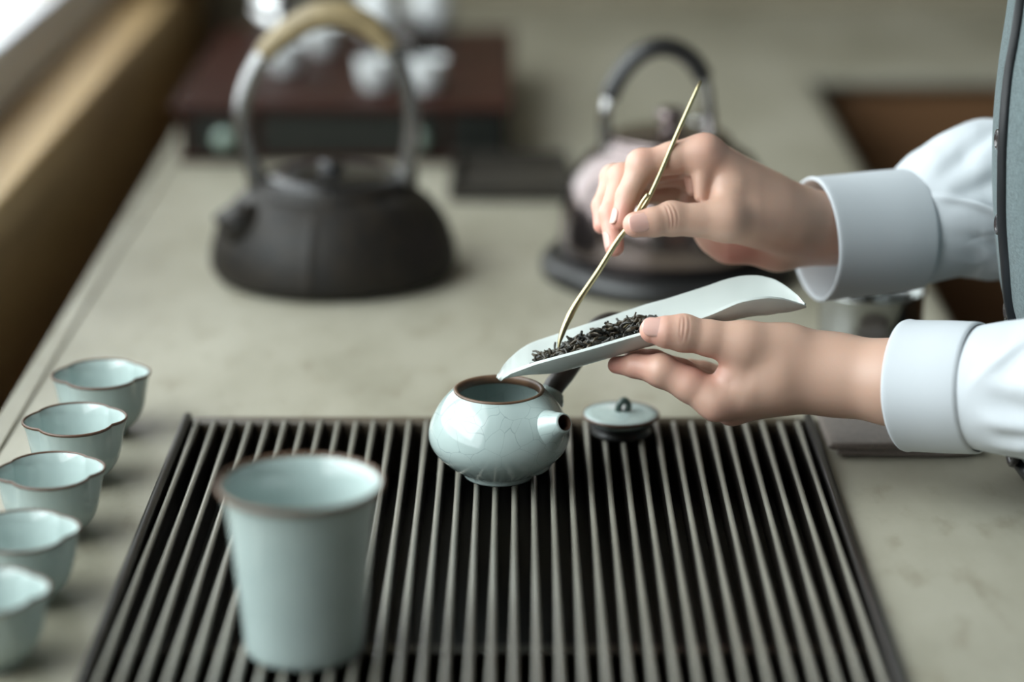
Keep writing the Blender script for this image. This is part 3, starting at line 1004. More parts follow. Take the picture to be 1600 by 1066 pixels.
towel_layer(0.0006, 0.0046, tw0.x + 0.006, tw1.x - 0.004, tw0.y, tyb, 1.3).build('lower_fold', M['towel'], towel)
towel_layer(0.0048, 0.0092, tw0.x, tw1.x, tw0.y - 0.001, tyb - 0.004, 4.7).build('upper_fold', M['towel'], towel)

d0, d1 = on_z(700, 316, 0.0), on_z(893, 316, 0.0)
dyb = on_z(800, 258, 0.0).y
slate = thing('slate_tray', ((d0.x + d1.x) / 2, d0.y + 0.05, 0), 'low dark slate tray lying between the two kettles and the chest', 'tray')
MB().box(d0.x, d1.x, d0.y, dyb, 0.0006, 0.006, 0.002).build('plate', M['slate'], slate, smooth=False)
fr_ = MB()
fr_.box(d0.x, d1.x, d0.y, d0.y + 0.006, 0.006, 0.014, 0.002).box(d0.x, d1.x, dyb - 0.006, dyb, 0.006, 0.014, 0.002)
fr_.box(d0.x, d0.x + 0.006, d0.y + 0.006, dyb - 0.006, 0.006, 0.014, 0.002).box(d1.x - 0.006, d1.x, d0.y + 0.006, dyb - 0.006, 0.006, 0.014, 0.002)
fr_.build('raised_rim', M['slate'], slate, smooth=False)

# ================================================================== TEA CHEST AND WHAT STANDS ON IT
q0, q1 = on_z(277, 256, 0.0), on_z(797, 256, 0.0)
HX0, HX1, HY0, HY1, HZ = q0.x, q1.x, q0.y, q0.y + 0.40, 0.056
chest = thing('tea_chest', ((HX0 + HX1) / 2, HY0 + 0.2, 0), 'low red brown lacquered tea chest with dark drawer fronts at the back of the counter', 'chest')
MB().box(HX0 + 0.003, HX1 - 0.003, HY0 + 0.006, HY1, 0.0006, HZ - 0.009).build('carcass', M['lacquer'], chest, smooth=False)
MB().box(HX0 - 0.003, HX1 + 0.003, HY0 - 0.002, HY1 + 0.003, HZ - 0.009, HZ, 0.004).build('top_board', M['lacquer'], chest, smooth=False)
MB().box(HX0, HX1, HY0, HY0 + 0.006, 0.0006, 0.008, 0.002).build('foot_rail', M['lacquer'], chest, smooth=False)
for a, b in ((298, 392), (408, 690), (704, 786)):
    xa, xb = on_y(a, 215, HY0).x, on_y(b, 215, HY0).x
    dr = MB().box(xa, xb, HY0 + 0.001, HY0 + 0.0065, 0.0095, HZ - 0.011, 0.001).build('drawer_front', M['lacquer_dark'], chest, smooth=False)
for a in (352, 652):
    kx = on_y(a, 214, HY0).x
    prof = [(0.0005, 0.0), (0.004, 0.0), (0.0045, 0.004), (0.0080, 0.007), (0.0100, 0.011), (0.0080, 0.015), (0.0005, 0.0165)]
    vs, fs = [], []
    for r, y in prof:
        for i in range(24):
            t = 2 * math.pi * i / 24
            vs.append((kx + r * math.cos(t), HY0 + 0.001 - y, 0.025 + r * math.sin(t)))
    for j in range(len(prof) - 1):
        for i in range(24):
            fs.append((j * 24 + i, j * 24 + (i + 1) % 24, (j + 1) * 24 + (i + 1) % 24, (j + 1) * 24 + i))
    fs.append(tuple((len(prof) - 1) * 24 + i for i in range(24)))
    mesh_obj('drawer_knob', vs, fs, M['jade_glaze'], chest, label='pale jade round drawer knob')

smallcup = thing('porcelain_cup', (0, 0, 0), '-', 'cup', 'small cups on the tea chest')
scp = [(0.0, 0.002), (0.010, 0.002), (0.0108, 0.0003), (0.0120, 0.0005), (0.0124, 0.003), (0.0155, 0.008), (0.0172, 0.016), (0.0180, 0.0265), (0.0183, 0.0300), (0.0176, 0.0302), (0.0170, 0.026), (0.0160, 0.016), (0.0140, 0.009), (0.0, 0.006)]
MB().lathe(scp, (0, 0, 0), 40).build('bowl', M['white_glaze'], smallcup)
spots = [(447, 112, 'small white cup on the tea chest, leftmost of four seen through the kettle handle'), (505, 84, 'small white cup on the tea chest, set farther back under the kettle grip'),
         (588, 140, 'small white cup on the tea chest in line with the right of the kettle lid'), (668, 142, 'small white cup on the tea chest just right of the iron handle')]
lst = [smallcup] + [copy_tree(smallcup) for _ in spots[1:]]
for c, (px, py, lab) in zip(lst, spots):
    p = on_z(px, py, HZ)
    c.location = (p.x, p.y, HZ + 0.0003)
    c['label'] = lab

jp = on_z(436, 62, HZ)
jar = thing('steel_caddy', (jp.x, jp.y, HZ), 'shiny round steel tea caddy at the back of the tea chest', 'caddy')
MB().lathe([(0.0, 0.0005), (0.024, 0.0005), (0.0255, 0.003), (0.0255, 0.036), (0.0250, 0.0365), (0.0, 0.0365)], (jp.x, jp.y, HZ), 48).build('can', M['steel'], jar)
MB().lathe([(0.0, 0.0367), (0.0262, 0.0367), (0.0265, 0.045), (0.0235, 0.054), (0.014, 0.060), (0.0, 0.062)], (jp.x, jp.y, HZ), 48).build('lid', M['steel'], jar)
for (px, py, lab) in ((592, 58, 'white lidded jar at the back of the chest, behind the kettle grip'), (672, 48, 'white lidded jar at the back of the chest, beside the dark teapot')):
    p = on_z(px, py, HZ)
    jr = thing('tea_jar', (p.x, p.y, HZ), lab, 'jar', 'white jars on the tea chest')
    MB().lathe([(0.0, 0.0005), (0.016, 0.0005), (0.0225, 0.006), (0.0255, 0.018), (0.0240, 0.032), (0.0165, 0.040), (0.0165, 0.043), (0.0, 0.043)], (p.x, p.y, HZ), 40).build('jar_body', M['white_glaze'], jr)
    MB().lathe([(0.0, 0.0432), (0.0185, 0.0432), (0.0185, 0.046), (0.009, 0.051), (0.0040, 0.053), (0.0055, 0.058), (0.0, 0.060)], (p.x, p.y, HZ), 40).build('lid', M['white_glaze'], jr)
p = on_z(645, 92, HZ)
dt = thing('clay_teapot', (p.x, p.y, HZ), 'small dark clay teapot on the tea chest behind the iron kettle handle', 'teapot')
MB().lathe([(0.0, 0.0005), (0.014, 0.0005), (0.0215, 0.006), (0.0245, 0.015), (0.0220, 0.025), (0.0150, 0.031), (0.0, 0.032)], (p.x, p.y, HZ), 40).build('body', M['clay_dark'], dt)
MB().lathe([(0.0, 0.0312), (0.0140, 0.0315), (0.0120, 0.034), (0.0045, 0.036), (0.0035, 0.038), (0.0055, 0.042), (0.0, 0.044)], (p.x, p.y, HZ), 32).build('lid', M['clay_dark'], dt)
MB().tube(spline([(p.x - 0.018, p.y, HZ + 0.013), (p.x - 0.030, p.y, HZ + 0.020), (p.x - 0.037, p.y, HZ + 0.030)], 5), [0.008 - 0.0005 * i for i in range(11)], 14).build('spout', M['clay_dark'], dt)
MB().tube(spline([(p.x + 0.020, p.y, HZ + 0.025), (p.x + 0.034, p.y, HZ + 0.026), (p.x + 0.036, p.y, HZ + 0.014), (p.x + 0.022, p.y, HZ + 0.009)], 5), 0.003, 12).build('handle', M['clay_dark'], dt)


# ================================================================== PERSON
class Field:
    """signed distance on a grid (millimetres), meshed by surface nets"""

    def __init__(self, lo, hi, h):
        self.lo, self.h = np.array(lo, float), h
        self.n = np.ceil((np.array(hi, float) - self.lo) / h).astype(int) + 1
        self.d = np.full(self.n, 60.0, np.float32)

    def window(self, pts, pad):
        p = np.array(pts, float)
        a = np.floor((p.min(0) - pad - self.lo) / self.h).astype(int)
        b = np.ceil((p.max(0) + pad - self.lo) / self.h).astype(int) + 1
        a = np.clip(a, 0, self.n)
        b = np.clip(b, 0, self.n)
        return tuple(slice(i, j) for i, j in zip(a, b))

    def coords(self, w):
        g = [(np.arange(s.start, s.stop) * self.h + self.lo[k]).astype(np.float32) for k, s in enumerate(w)]
        return g[0][:, None, None], g[1][None, :, None], g[2][None, None, :]

    def cone(self, w, a, b, ra, rb, sc=None):
        X, Y, Z = self.coords(w)
        a, b = np.array(a, float), np.array(b, float)
        ba = b - a
        l2 = max(float(ba @ ba), 1e-6)
        px, py, pz = X - a[0], Y - a[1], Z - a[2]
        t = np.clip((px * ba[0] + py * ba[1] + pz * ba[2]) / l2, 0, 1)
        qx, qy, qz = px - t * ba[0], py - t * ba[1], pz - t * ba[2]
        return np.sqrt(qx * qx + qy * qy + qz * qz) - (ra + (rb - ra) * t)

    def mesh(self):
        D, h = self.d, self.h
        ins = D < 0
        c = [ins[i:ins.shape[0] - 1 + i, j:ins.shape[1] - 1 + j, k:ins.shape[2] - 1 + k] for i in (0, 1) for j in (0, 1) for k in (0, 1)]
        s = np.zeros(c[0].shape, np.int8)
        for x in c:
            s += x
        ii, jj, kk = np.nonzero((s > 0) & (s < 8))
        idx = np.full(c[0].shape, -1, np.int32)
        idx[ii, jj, kk] = np.arange(len(ii))
        vals = {}
        for i in (0, 1):
            for j in (0, 1):
                for k in (0, 1):
                    vals[(i, j, k)] = D[ii + i, jj + j, kk + k].astype(float)
        acc = np.zeros((len(ii), 3))
        cnt = np.zeros(len(ii))
        cor = list(vals)
        for x in range(8):
            for y in range(x + 1, 8):
                p, q = cor[x], cor[y]
                if sum(abs(p[m] - q[m]) for m in range(3)) != 1:
                    continue
                va, vb = vals[p], vals[q]
                m_ = (va < 0) != (vb < 0)
                t = np.where(m_, va / np.where(m_, va - vb, 1), 0)
                for ax in range(3):
                    acc[:, ax] += np.where(m_, p[ax] + (q[ax] - p[ax]) * t, 0)
                cnt += m_
        V = (np.stack([ii, jj, kk], 1) + acc / cnt[:, None]) * h + self.lo
        F = []
        for ax in range(3):
            a = [slice(None)] * 3
            b = [slice(None)] * 3
            a[ax], b[ax] = slice(0, -1), slice(1, None)
            A, B = ins[tuple(a)], ins[tuple(b)]
            e = np.stack(np.nonzero(A != B), 1)
            o1, o2 = [(1, 2), (2, 0), (0, 1)][ax]
            ok = (e[:, o1] > 0) & (e[:, o2] > 0) & (e[:, o1] < ins.shape[o1] - 1) & (e[:, o2] < ins.shape[o2] - 1)
            e = e[ok]
            flip = A[e[:, 0], e[:, 1], e[:, 2]]

            def cell(d1, d2):
                g = e.copy()
                g[:, o1] += d1
                g[:, o2] += d2
                return idx[g[:, 0], g[:, 1], g[:, 2]]
            q = np.stack([cell(-1, -1), cell(0, -1), cell(0, 0), cell(-1, 0)], 1)
            q[~flip] = q[~flip][:, ::-1]
            F.append(q)
        return V, np.concatenate(F)


def smin(a, b, k):
    if k <= 0:
        return np.minimum(a, b)
    h = np.maximum(k - np.abs(a - b), 0) / k
    return np.minimum(a, b) - h * h * k * 0.25


def relax(V, F, it, lam=0.5):
    """light Laplacian smoothing"""
    n = len(V)
    E = np.concatenate([F[:, [0, 1]], F[:, [1, 2]], F[:, [2, 3]], F[:, [3, 0]]])
    for _ in range(it):
        s = np.zeros_like(V)
        c = np.zeros(n)
        for a, b in ((0, 1), (1, 0)):
            for ax in range(3):
                s[:, ax] += np.bincount(E[:, a], V[E[:, b], ax], n)
            c += np.bincount(E[:, a], minlength=n)
        V = V + lam * (s / np.maximum(c, 1)[:, None] - V)
    return V


def hand(D0, palm, fingers, h=0.65):
    """palm: list of (j, j, ra, rb); fingers: list of joint chains [(px, py, dz, r), ...]; joints are (px, py, dz mm)"""
    def J(j):
        return np.array(pix(j[0], j[1], D0 + j[2] / 1000.0)) * 1000.0
    pts = [J(p[0]) for p in palm] + [J(p[1]) for p in palm] + [J(q) for f in fingers for q in f['j']]
    pts = np.array(pts)
    fd = Field(pts.min(0) - 28, pts.max(0) + 28, h)
    for a, b, ra, rb, k in palm:
        A, B = J(a), J(b)
        w = fd.window([A, B], max(ra, rb) + 22)
        fd.d[w] = smin(fd.d[w], fd.cone(w, A, B, ra, rb), k)
    base = fd.d.copy()
    for f in fingers:
        js = [J(q) for q in f['j']]
        rs = [q[3] for q in f['j']]
        w = fd.window(js, max(rs) + 10)
        t = None
        for i in range(len(js) - 1):
            c = fd.cone(w, js[i], js[i + 1], rs[i], rs[i + 1])
            t = c if t is None else smin(t, c, 2.5)
        for (jj, r) in f.get('bumps', []):
            P = J(jj)
            t = smin(t, fd.cone(w, P, P + 0.01, r, r), 4.0)
        t = smin(base[w], t, f.get('k', 6.0))
        fd.d[w] = smin(fd.d[w], t, f.get('kf', 0.9))
    V, F = fd.mesh()
    V = relax(V, F, 2)
    for p0, p1, it in ((1105, 1165, 22), (1160, 1250, 110)):
        x0, x1 = J((p0, 500, 0))[0], J((p1, 500, 0))[0]
        m = np.clip((V[:, 0] - x0) / (x1 - x0), 0, 1)[:, None]
        V = V * (1 - m) + relax(V, F, it) * m
    return V, F, J


def groove(V, c, axis, dors, depth, width, span, bend=0.0):
    """press a crease line into the skin around a joint (all mm)"""
    axis = axis / np.linalg.norm(axis)
    dors = dors - axis * (dors @ axis)
    dors /= np.linalg.norm(dors)
    side = np.cross(axis, dors)
    q = V - c
    s, x, n = q @ axis, q @ side, q @ dors
    near = (n > 0) & (np.abs(x) < span) & (np.abs(s) < 6)
    off = bend * ((x / span) ** 2)
    w = np.exp(-((s - off) / width) ** 2) * np.clip(1 - (np.abs(x) / span) ** 4, 0, 1) * near
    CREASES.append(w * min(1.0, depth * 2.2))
    return V - dors[None, :] * (depth * w)[:, None]


def nail_mesh(c, axis, dors, length, width, radius, tilt=0.0):
    """curved nail plate, c = centre on the finger surface (mm); returns verts, faces in metres"""
    axis = axis / np.linalg.norm(axis)
    dors = dors - axis * (dors @ axis)
    dors /= np.linalg.norm(dors)
    side = np.cross(axis, dors)
    nu, nv = 14, 11
    vs, fs = [], []
    for th in (0.0, -0.7):
        for i in range(nu):
            u = -1 + 2 * i / (nu - 1)
            wu = (1 - max(0, abs(u) - 0.35) ** 2.2 / 0.65 ** 2.2 * (0.42 if u > 0 else 0.62))
            for j in range(nv):
                v = -1 + 2 * j / (nv - 1)
                a = v * wu * width / 2 / radius
                dip = -0.5 * (u * 0.5 + 0.5) * 0.6 * abs(v) ** 2 - 0.35 * max(0, u) ** 2 * length * 0.10 + tilt * u
                p = c + axis * u * length / 2 * (1 - 0.12 * v * v * (1 if u > 0 else -0.0)) + side * math.sin(a) * radius + dors * ((math.cos(a) - 1) * radius + th + 0.25 + dip)
                vs.append(p / 1000.0)
    o = nu * nv
    for i in range(nu - 1):
        for j in range(nv - 1):
            a = i * nv + j
            fs.append((a, a + nv, a + nv + 1, a + 1))
            fs.append((o + a, o + a + 1, o + a + nv + 1, o + a + nv))
    for i in range(nu - 1):
        for j, fl in ((0, 0), (nv - 1, 1)):
            a, b = i * nv + j, (i + 1) * nv + j
            fs.append((a, o + a, o + b, b) if not fl else (a, b, o + b, o + a))
    for j in range(nv - 1):
        for i, fl in ((0, 1), (nu - 1, 0)):
            a, b = i * nv + j, i * nv + j + 1
            fs.append((a, o + a, o + b, b) if not fl else (a, b, o + b, o + a))
    return vs, fs


VIEW = np.array(CROT @ Vector((0, 0, 1)))          # from the hand towards the camera
UPV = np.array(CROT @ Vector((0, 1, 0)))
RGT = np.array(CROT @ Vector((1, 0, 0)))
person = thing('person', (0.42, 1.36, FLOOR), 'person in white shirt and grey vest holding a tea scoop and a brass pick', 'person')
BV, BF, BT = [], [], []
BO = 0


def surf(V, c, dors, r=1.3):
    dors = dors / np.linalg.norm(dors)
    q = V - c
    n = q @ dors
    d = np.linalg.norm(q - n[:, None] * dors, axis=1)
    m = (d < r) & (n > 0) & (n < 16)
    return c + dors * (n[m].max() if m.any() else 7.0)


CREASES = []


def tone_for(V, spots):
    base = np.array([0.57, 0.365, 0.275])
    pink = np.array([0.67, 0.31, 0.25])
    T = np.repeat(base[None, :], len(V), 0)
    m = np.zeros(len(V))
    for c, r, s in spots:
        m = np.maximum(m, s * np.exp(-(np.linalg.norm(V - c, axis=1) / r) ** 2))
    T += m[:, None] * (pink - base)
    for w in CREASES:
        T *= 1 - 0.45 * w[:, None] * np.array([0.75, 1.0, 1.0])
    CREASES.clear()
    return T


def add_body(V, F, T):
    global BO
    BV.append(V / 1000.0)
    BF.append(F + BO)
    BT.append(T)
    BO += len(V)


# ---- far hand (pinching the pick)
DF = DH
palm = [
    ((1100, 240, 14), (1248, 340, 46), 10.5, 17.5, 8),          # index metacarpal
    ((1092, 247, 30), (1252, 346, 54), 10.5, 17.5, 10),         # middle
    ((1086, 264, 46), (1252, 358, 62), 10.0, 17.0, 10),         # ring
    ((1088, 288, 60), (1250, 374, 68), 9.0, 15.5, 10),          # little
    ((1134, 345, 4), (1222, 352, 33), 11.5, 18.0, 9),           # thumb metacarpal
    ((1150, 296, 14), (1200, 324, 31), 7.5, 14.5, 12),          # web
    ((1128, 300, 12), (1136, 338, 8), 5.0, 9.0, 9),             # web edge
    ((1095, 306, 11), (1097, 262, 12), 3.6, 6.5, 4),             # fold of the web
    ((1083, 296, 22), (1082, 262, 22), 3.6, 6.0, 3),
    ((1120, 368, 46), (1215, 390, 58), 10.0, 14.5, 10),         # heel of the palm
    ((1085, 330, 52), (1140, 380, 50), 10.0, 12.0, 10),
    ((1245, 352, 45), (1300, 357, 60), 18.8, 21.0, 10),         # wrist
    ((1245, 356, 60), (1300, 359, 74), 17.5, 20.0, 10),
    ((1300, 357, 60), (1420, 352, 82), 21.0, 23.5, 6),
    ((1300, 359, 74), (1420, 354, 94), 20.0, 23.5, 6),
]
fing = [
    dict(j=[(1134, 345, 4, 11.5), (1048, 343, -2, 9.3), (1022, 347, -5, 8.6), (993, 351, -7.5, 7.6)], k=7, bumps=[((1050, 340, -1), 9.6)]),
    dict(j=[(1102, 238, 14, 10.4), (1050, 247, 14, 9.6), (1004, 259, 12, 8.6), (981, 306, 10, 7.0), (969, 344, 6.5, 5.6)], k=7, bumps=[((1002, 256, 12), 8.9)]),
    dict(j=[(1092, 250, 32, 10.0), (1030, 262, 30, 9.0), (973, 279, 26, 8.0), (954, 335, 18, 6.9), (960, 386, 11, 5.8)], k=6, bumps=[((972, 277, 26), 8.4)]),
    dict(j=[(1086, 266, 48, 9.5), (1020, 272, 46, 8.6), (960, 279, 41, 7.6), (942, 322, 34, 6.6), (941, 352, 28, 5.5)], k=6, bumps=[((959, 277, 41), 7.9)]),
    dict(j=[(1088, 290, 62, 8.5), (1030, 300, 62, 7.4), (985, 306, 58, 6.6), (968, 332, 52, 5.8), (965, 354, 46, 5.0)], k=6),
]
V, F, J = hand(DF, palm, fing)
ax = J((993, 351, -7.5)) - J((1048, 343, -2))
dz = VIEW * 0.95 + UPV * 0.12
for off, dp, bd in ((0, 0.42, 0.8), (2.6, 0.30, 1.5), (-2.3, 0.36, 0.2)):
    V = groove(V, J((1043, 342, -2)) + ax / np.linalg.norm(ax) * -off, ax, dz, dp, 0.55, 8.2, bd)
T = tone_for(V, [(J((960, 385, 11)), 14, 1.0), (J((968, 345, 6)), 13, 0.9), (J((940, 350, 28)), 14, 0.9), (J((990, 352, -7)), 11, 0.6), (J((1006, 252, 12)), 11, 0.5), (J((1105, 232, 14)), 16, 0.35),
                 (J((1070, 285, 30)), 18, 0.5), (J((1150, 400, 44)), 22, 0.9), (J((970, 272, 26)), 10, 0.4)])
add_body(V, F, T)
nails = []
tipc = J((999, 350.5, -7))
nails.append(nail_mesh(surf(V, tipc, dz), J((993, 351, -7.5)) - J((1022, 347, -5)), dz, 13.5, 11.8, 8.3, -0.25))
ai = J((969, 344, 6.5)) - J((981, 306, 10))
nails.append(nail_mesh(surf(V, J((971, 338, 7)), -RGT * 0.86 + VIEW * 0.45), ai, -RGT * 0.86 + VIEW * 0.45, 10.0, 8.0, 5.8, -0.2))
am = J((960, 386, 11)) - J((954, 335, 18))
nails.append(nail_mesh(surf(V, J((959, 377, 12)), -RGT * 0.9 + VIEW * 0.4), am, -RGT * 0.9 + VIEW * 0.4, 10.5, 8.5, 6.0, -0.2))

# ---- near hand (under the scoop)
DN = 1.390
palm2 = [
    ((1120, 627, 6), (1215, 598, 9), 10.8, 18.0, 8),            # index metacarpal
    ((1145, 634, 22), (1222, 600, 20), 10.8, 18.0, 9),
    ((1168, 630, 38), (1232, 596, 30), 10.0, 16.5, 9),
    ((1188, 615, 52), (1240, 588, 36), 9.0, 15.0, 9),
    ((1166, 540, 1), (1228, 552, 7), 13.2, 17.8, 9),            # thumb metacarpal
    ((1160, 572, 3), (1200, 580, 8), 8.0, 16.0, 9),             # web
    ((1135, 590, 5), (1160, 600, 8), 6.0, 12.0, 8),
    ((1225, 560, 22), (1270, 575, 22), 15.5, 17.5, 12),
    ((1225, 575, 10), (1305, 585, 8), 19.0, 20.8, 12),          # wrist
    ((1225, 578, 24), (1305, 587, 24), 18.0, 19.5, 12),
    ((1305, 585, 8), (1400, 598, -4), 20.8, 22.6, 12),
    ((1305, 587, 24), (1400, 600, 14), 19.8, 22.0, 12),
    ((1400, 598, -4), (1520, 604, -22), 22.6, 25.0, 12),
]
fing2 = [
    dict(j=[(1166, 540, 1, 13.2), (1110, 529, -1, 10.4), (1068, 521, -2, 9.9), (1042, 519, -3, 9.0), (1019, 516.5, -2, 7.3)], k=7, bumps=[((1068, 520, -2), 10.1)]),
    dict(j=[(1120, 627, 6, 10.8), (1078, 602, 7, 10.0), (1034, 579, 9, 9.0), (992, 572, 16, 6.9), (963, 570.5, 25, 5.1)], k=6, bumps=[((1034, 580, 9), 9.1)]),
    dict(j=[(1145, 634, 22, 10.5), (1102, 607, 28, 9.5), (1064, 584, 32, 8.6), (1022, 565, 36, 7.0), (990, 559, 40, 5.8)], k=6),
    dict(j=[(1168, 630, 38, 9.8), (1128, 612, 46, 8.8), (1096, 594, 50, 8.0), (1056, 576, 52, 6.6), (1028, 566, 54, 5.4)], k=6),
    dict(j=[(1188, 615, 52, 8.8), (1160, 602, 60, 7.6), (1130, 590, 64, 6.8), (1100, 580, 66, 5.8), (1078, 573, 66, 4.9)], k=6),
]
V, F, J = hand(DN, palm2, fing2)
ax = J((1019, 516.5, -2)) - J((1068, 521, -2))
dz = VIEW * 0.93 + UPV * 0.30
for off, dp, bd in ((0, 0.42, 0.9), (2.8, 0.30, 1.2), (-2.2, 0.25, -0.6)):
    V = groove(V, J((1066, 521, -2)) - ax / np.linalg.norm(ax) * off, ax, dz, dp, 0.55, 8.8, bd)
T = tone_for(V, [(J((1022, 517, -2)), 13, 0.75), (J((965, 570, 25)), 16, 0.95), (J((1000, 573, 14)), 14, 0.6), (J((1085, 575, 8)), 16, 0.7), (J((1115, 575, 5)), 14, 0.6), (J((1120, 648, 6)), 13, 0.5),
                 (J((1148, 655, 20)), 13, 0.5), (J((1030, 565, 36)), 22, 0.9)])
add_body(V, F, T)
nails.append(nail_mesh(surf(V, J((1022.5, 516.5, -2)), dz), J((1019, 516.5, -2)) - J((1042, 519, -3)), dz, 15.5, 12.5, 8.8, -0.3))

# ---- sleeves run from the wrists to the shoulders; the torso stands beyond the counter edge
near_path = [pix(1417, 602, 1.388), pix(1470, 604, 1.377), pix(1532, 606, 1.364), pix(1590, 607, 1.350), pix(1660, 606, 1.332), pix(1760, 598, 1.305), pix(1850, 560, 1.285), Vector((0.425, 1.200, 0.16)), Vector((0.435, 1.195, 0.27)), Vector((0.435, 1.225, 0.39)), Vector((0.432, 1.262, 0.432)), Vector((0.430, 1.300, 0.448))]
near_r = [0.0365, 0.0367, 0.0368, 0.0385, 0.0400, 0.0450, 0.0500, 0.0540, 0.0580, 0.0620, 0.0540, 0.0400]
far_path = [pix(1272, 374, 1.497), pix(1345, 366, 1.506), pix(1428, 357, 1.515), pix(1482, 330, 1.521), pix(1540, 314, 1.528), pix(1620, 306, 1.536), pix(1720, 285, 1.545), Vector((0.425, 1.530, 0.26)), Vector((0.435, 1.530, 0.33)), Vector((0.435, 1.495, 0.39)), Vector((0.432, 1.458, 0.432)), Vector((0.430, 1.420, 0.448))]
far_r = [0.0374, 0.0374, 0.0376, 0.0452, 0.0498, 0.0510, 0.0530, 0.0560, 0.0590, 0.0620, 0.0540, 0.0400]

# coarse body under the clothes, joined into the same body mesh
fb = Field((220, 1080, -740), (580, 1640, 760), 7.0)


def blob(a, b, ra, rb, k=30):
    A, B = np.array(a) * 1000, np.array(b) * 1000
    w = fb.window([A, B], max(ra, rb) + 34)
    fb.d[w] = smin(fb.d[w], fb.cone(w, A, B, ra, rb), k)


for y in (1.295, 1.425):
    blob((0.428, y, 0.04), (0.432, y, 0.33), 58, 62, 50)
    blob((0.46, y, -0.68), (0.452, y, 0.0), 38, 54, 30)
blob((0.432, 1.27, 0.395), (0.432, 1.45, 0.395), 40, 40, 40)
blob((0.425, 1.36, 0.38), (0.385, 1.36, 0.50), 50, 46, 30)
blob((0.365, 1.36, 0.60), (0.372, 1.36, 0.65), 72, 76, 30)       # skull
blob((0.335, 1.36, 0.555), (0.325, 1.36, 0.560), 42, 40, 30)     # jaw
blob((0.290, 1.36, 0.595), (0.280, 1.36, 0.580), 7, 9, 12)       # nose
for y in (1.283, 1.437):
    blob((0.372, y, 0.585), (0.380, y, 0.615), 9, 12, 10)        # ears
for pth in (near_path, far_path):
    for i in range(3, len(pth) - 3):
        blob(tuple(pth[i]), tuple(pth[i + 1]), 25 + i * 1.5, 26 + i * 1.5, 20)
V, F = fb.mesh()
V = relax(V, F, 3)
add_body(V, F, tone_for(V, []))
body = mesh_obj('body', np.concatenate(BV), np.concatenate(BF).tolist(), M['skin'], person)
ca = body.data.color_attributes.new('tone', 'FLOAT_COLOR', 'POINT')
TT = np.concatenate(BT)
ca.data.foreach_set('color', np.concatenate([TT, np.ones((len(TT), 1))], 1).astype(np.float32).ravel())
for vs, fs in nails:
    mesh_obj('fingernail', vs, fs, M['nail'], body)
# eyes, mouth and hair of the head above the frame
for y in (1.332, 1.388):
    MB().lathe([(0.0005, -0.011), (0.008, -0.008), (0.011, 0.0), (0.008, 0.008), (0.0005, 0.011)], (0.303, y, 0.612), 20).build('eye', M['white_glaze'], body)
MB().tube(spline([(0.293, 1.338, 0.546), (0.284, 1.36, 0.544), (0.293, 1.382, 0.546)], 5), [0.002, 0.003, 0.004, 0.0045, 0.005, 0.0052, 0.005, 0.0045, 0.004, 0.003, 0.002], 10).build('mouth', M['nail'], body, label='pink lips')
hv = MB()
hv.lathe([(0.0785 * math.cos(a) + 0.004, 0.086 * math.sin(a)) for a in [math.radians(d) for d in range(-28, 90, 8)]] + [(0.0005, 0.088)], (0.386, 1.36, 0.645), 48)
hv.lathe([(0.0005, -0.030), (0.022, -0.020), (0.030, 0.0), (0.022, 0.022), (0.0005, 0.030)], (0.475, 1.36, 0.650), 32)
hv.build('hair', M['hair'], person)


def sleeve(path, rad, seed, ridges, n=200, per=26):
    pr_ = spline([(*p, r) for p, r in zip(path, rad)], per)
    pts = [Vector(q[:3]) for q in pr_]
    rs = [float(q[3]) for q in pr_]
    k = len(pts)
    vs, fs = [], []
    u = None
    s = 0.0
    for i in range(k):
        t = (pts[min(i + 1, k - 1)] - pts[max(i - 1, 0)]).normalized()
        if u is None:
            u = Vector((0, 0, 1))
        u = (u - t * u.dot(t)).normalized()
        w = t.cross(u)                       # points towards the camera side for a sleeve running to +x
        if i:
            s += (pts[i] - pts[i - 1]).length
        for j in range(n):
            g = 2 * math.pi * j / n
            d = u * math.cos(g) + w * math.sin(g)
            amp = min(1.0, max(0.0, s - 0.016) / 0.03)
            q = pts[i] + d * rs[i]
            f = noise.noise(Vector((q.x * 22 + seed, q.y * 26, q.z * 34))) * 0.0038 + noise.noise(Vector((q.x * 60, q.y * 50 + seed, q.z * 70))) * 0.0014
            for (s0, g0, s1, g1, wd, am) in ridges:
                if s0 - 0.01 < s < s1 + 0.01:
                    f0 = min(1, max(0, (s - s0) / (s1 - s0)))
                    gg = g0 + (g1 - g0) * f0
                    da = (g - gg + math.pi) % (2 * math.pi) - math.pi
                    f += am * math.exp(-(da * rs[i] / wd) ** 2) * math.sin(math.pi * min(1, max(0, (s - s0 + 0.01) / (s1 - s0 + 0.02)))) ** 0.7
            vs.append(pts[i] + d * (rs[i] + f * amp))
    for i in range(k - 1):
        for j in range(n):
            j2 = (j + 1) % n
            fs.append((i * n + j, i * n + j2, (i + 1) * n + j2, (i + 1) * n + j))
    return vs, fs


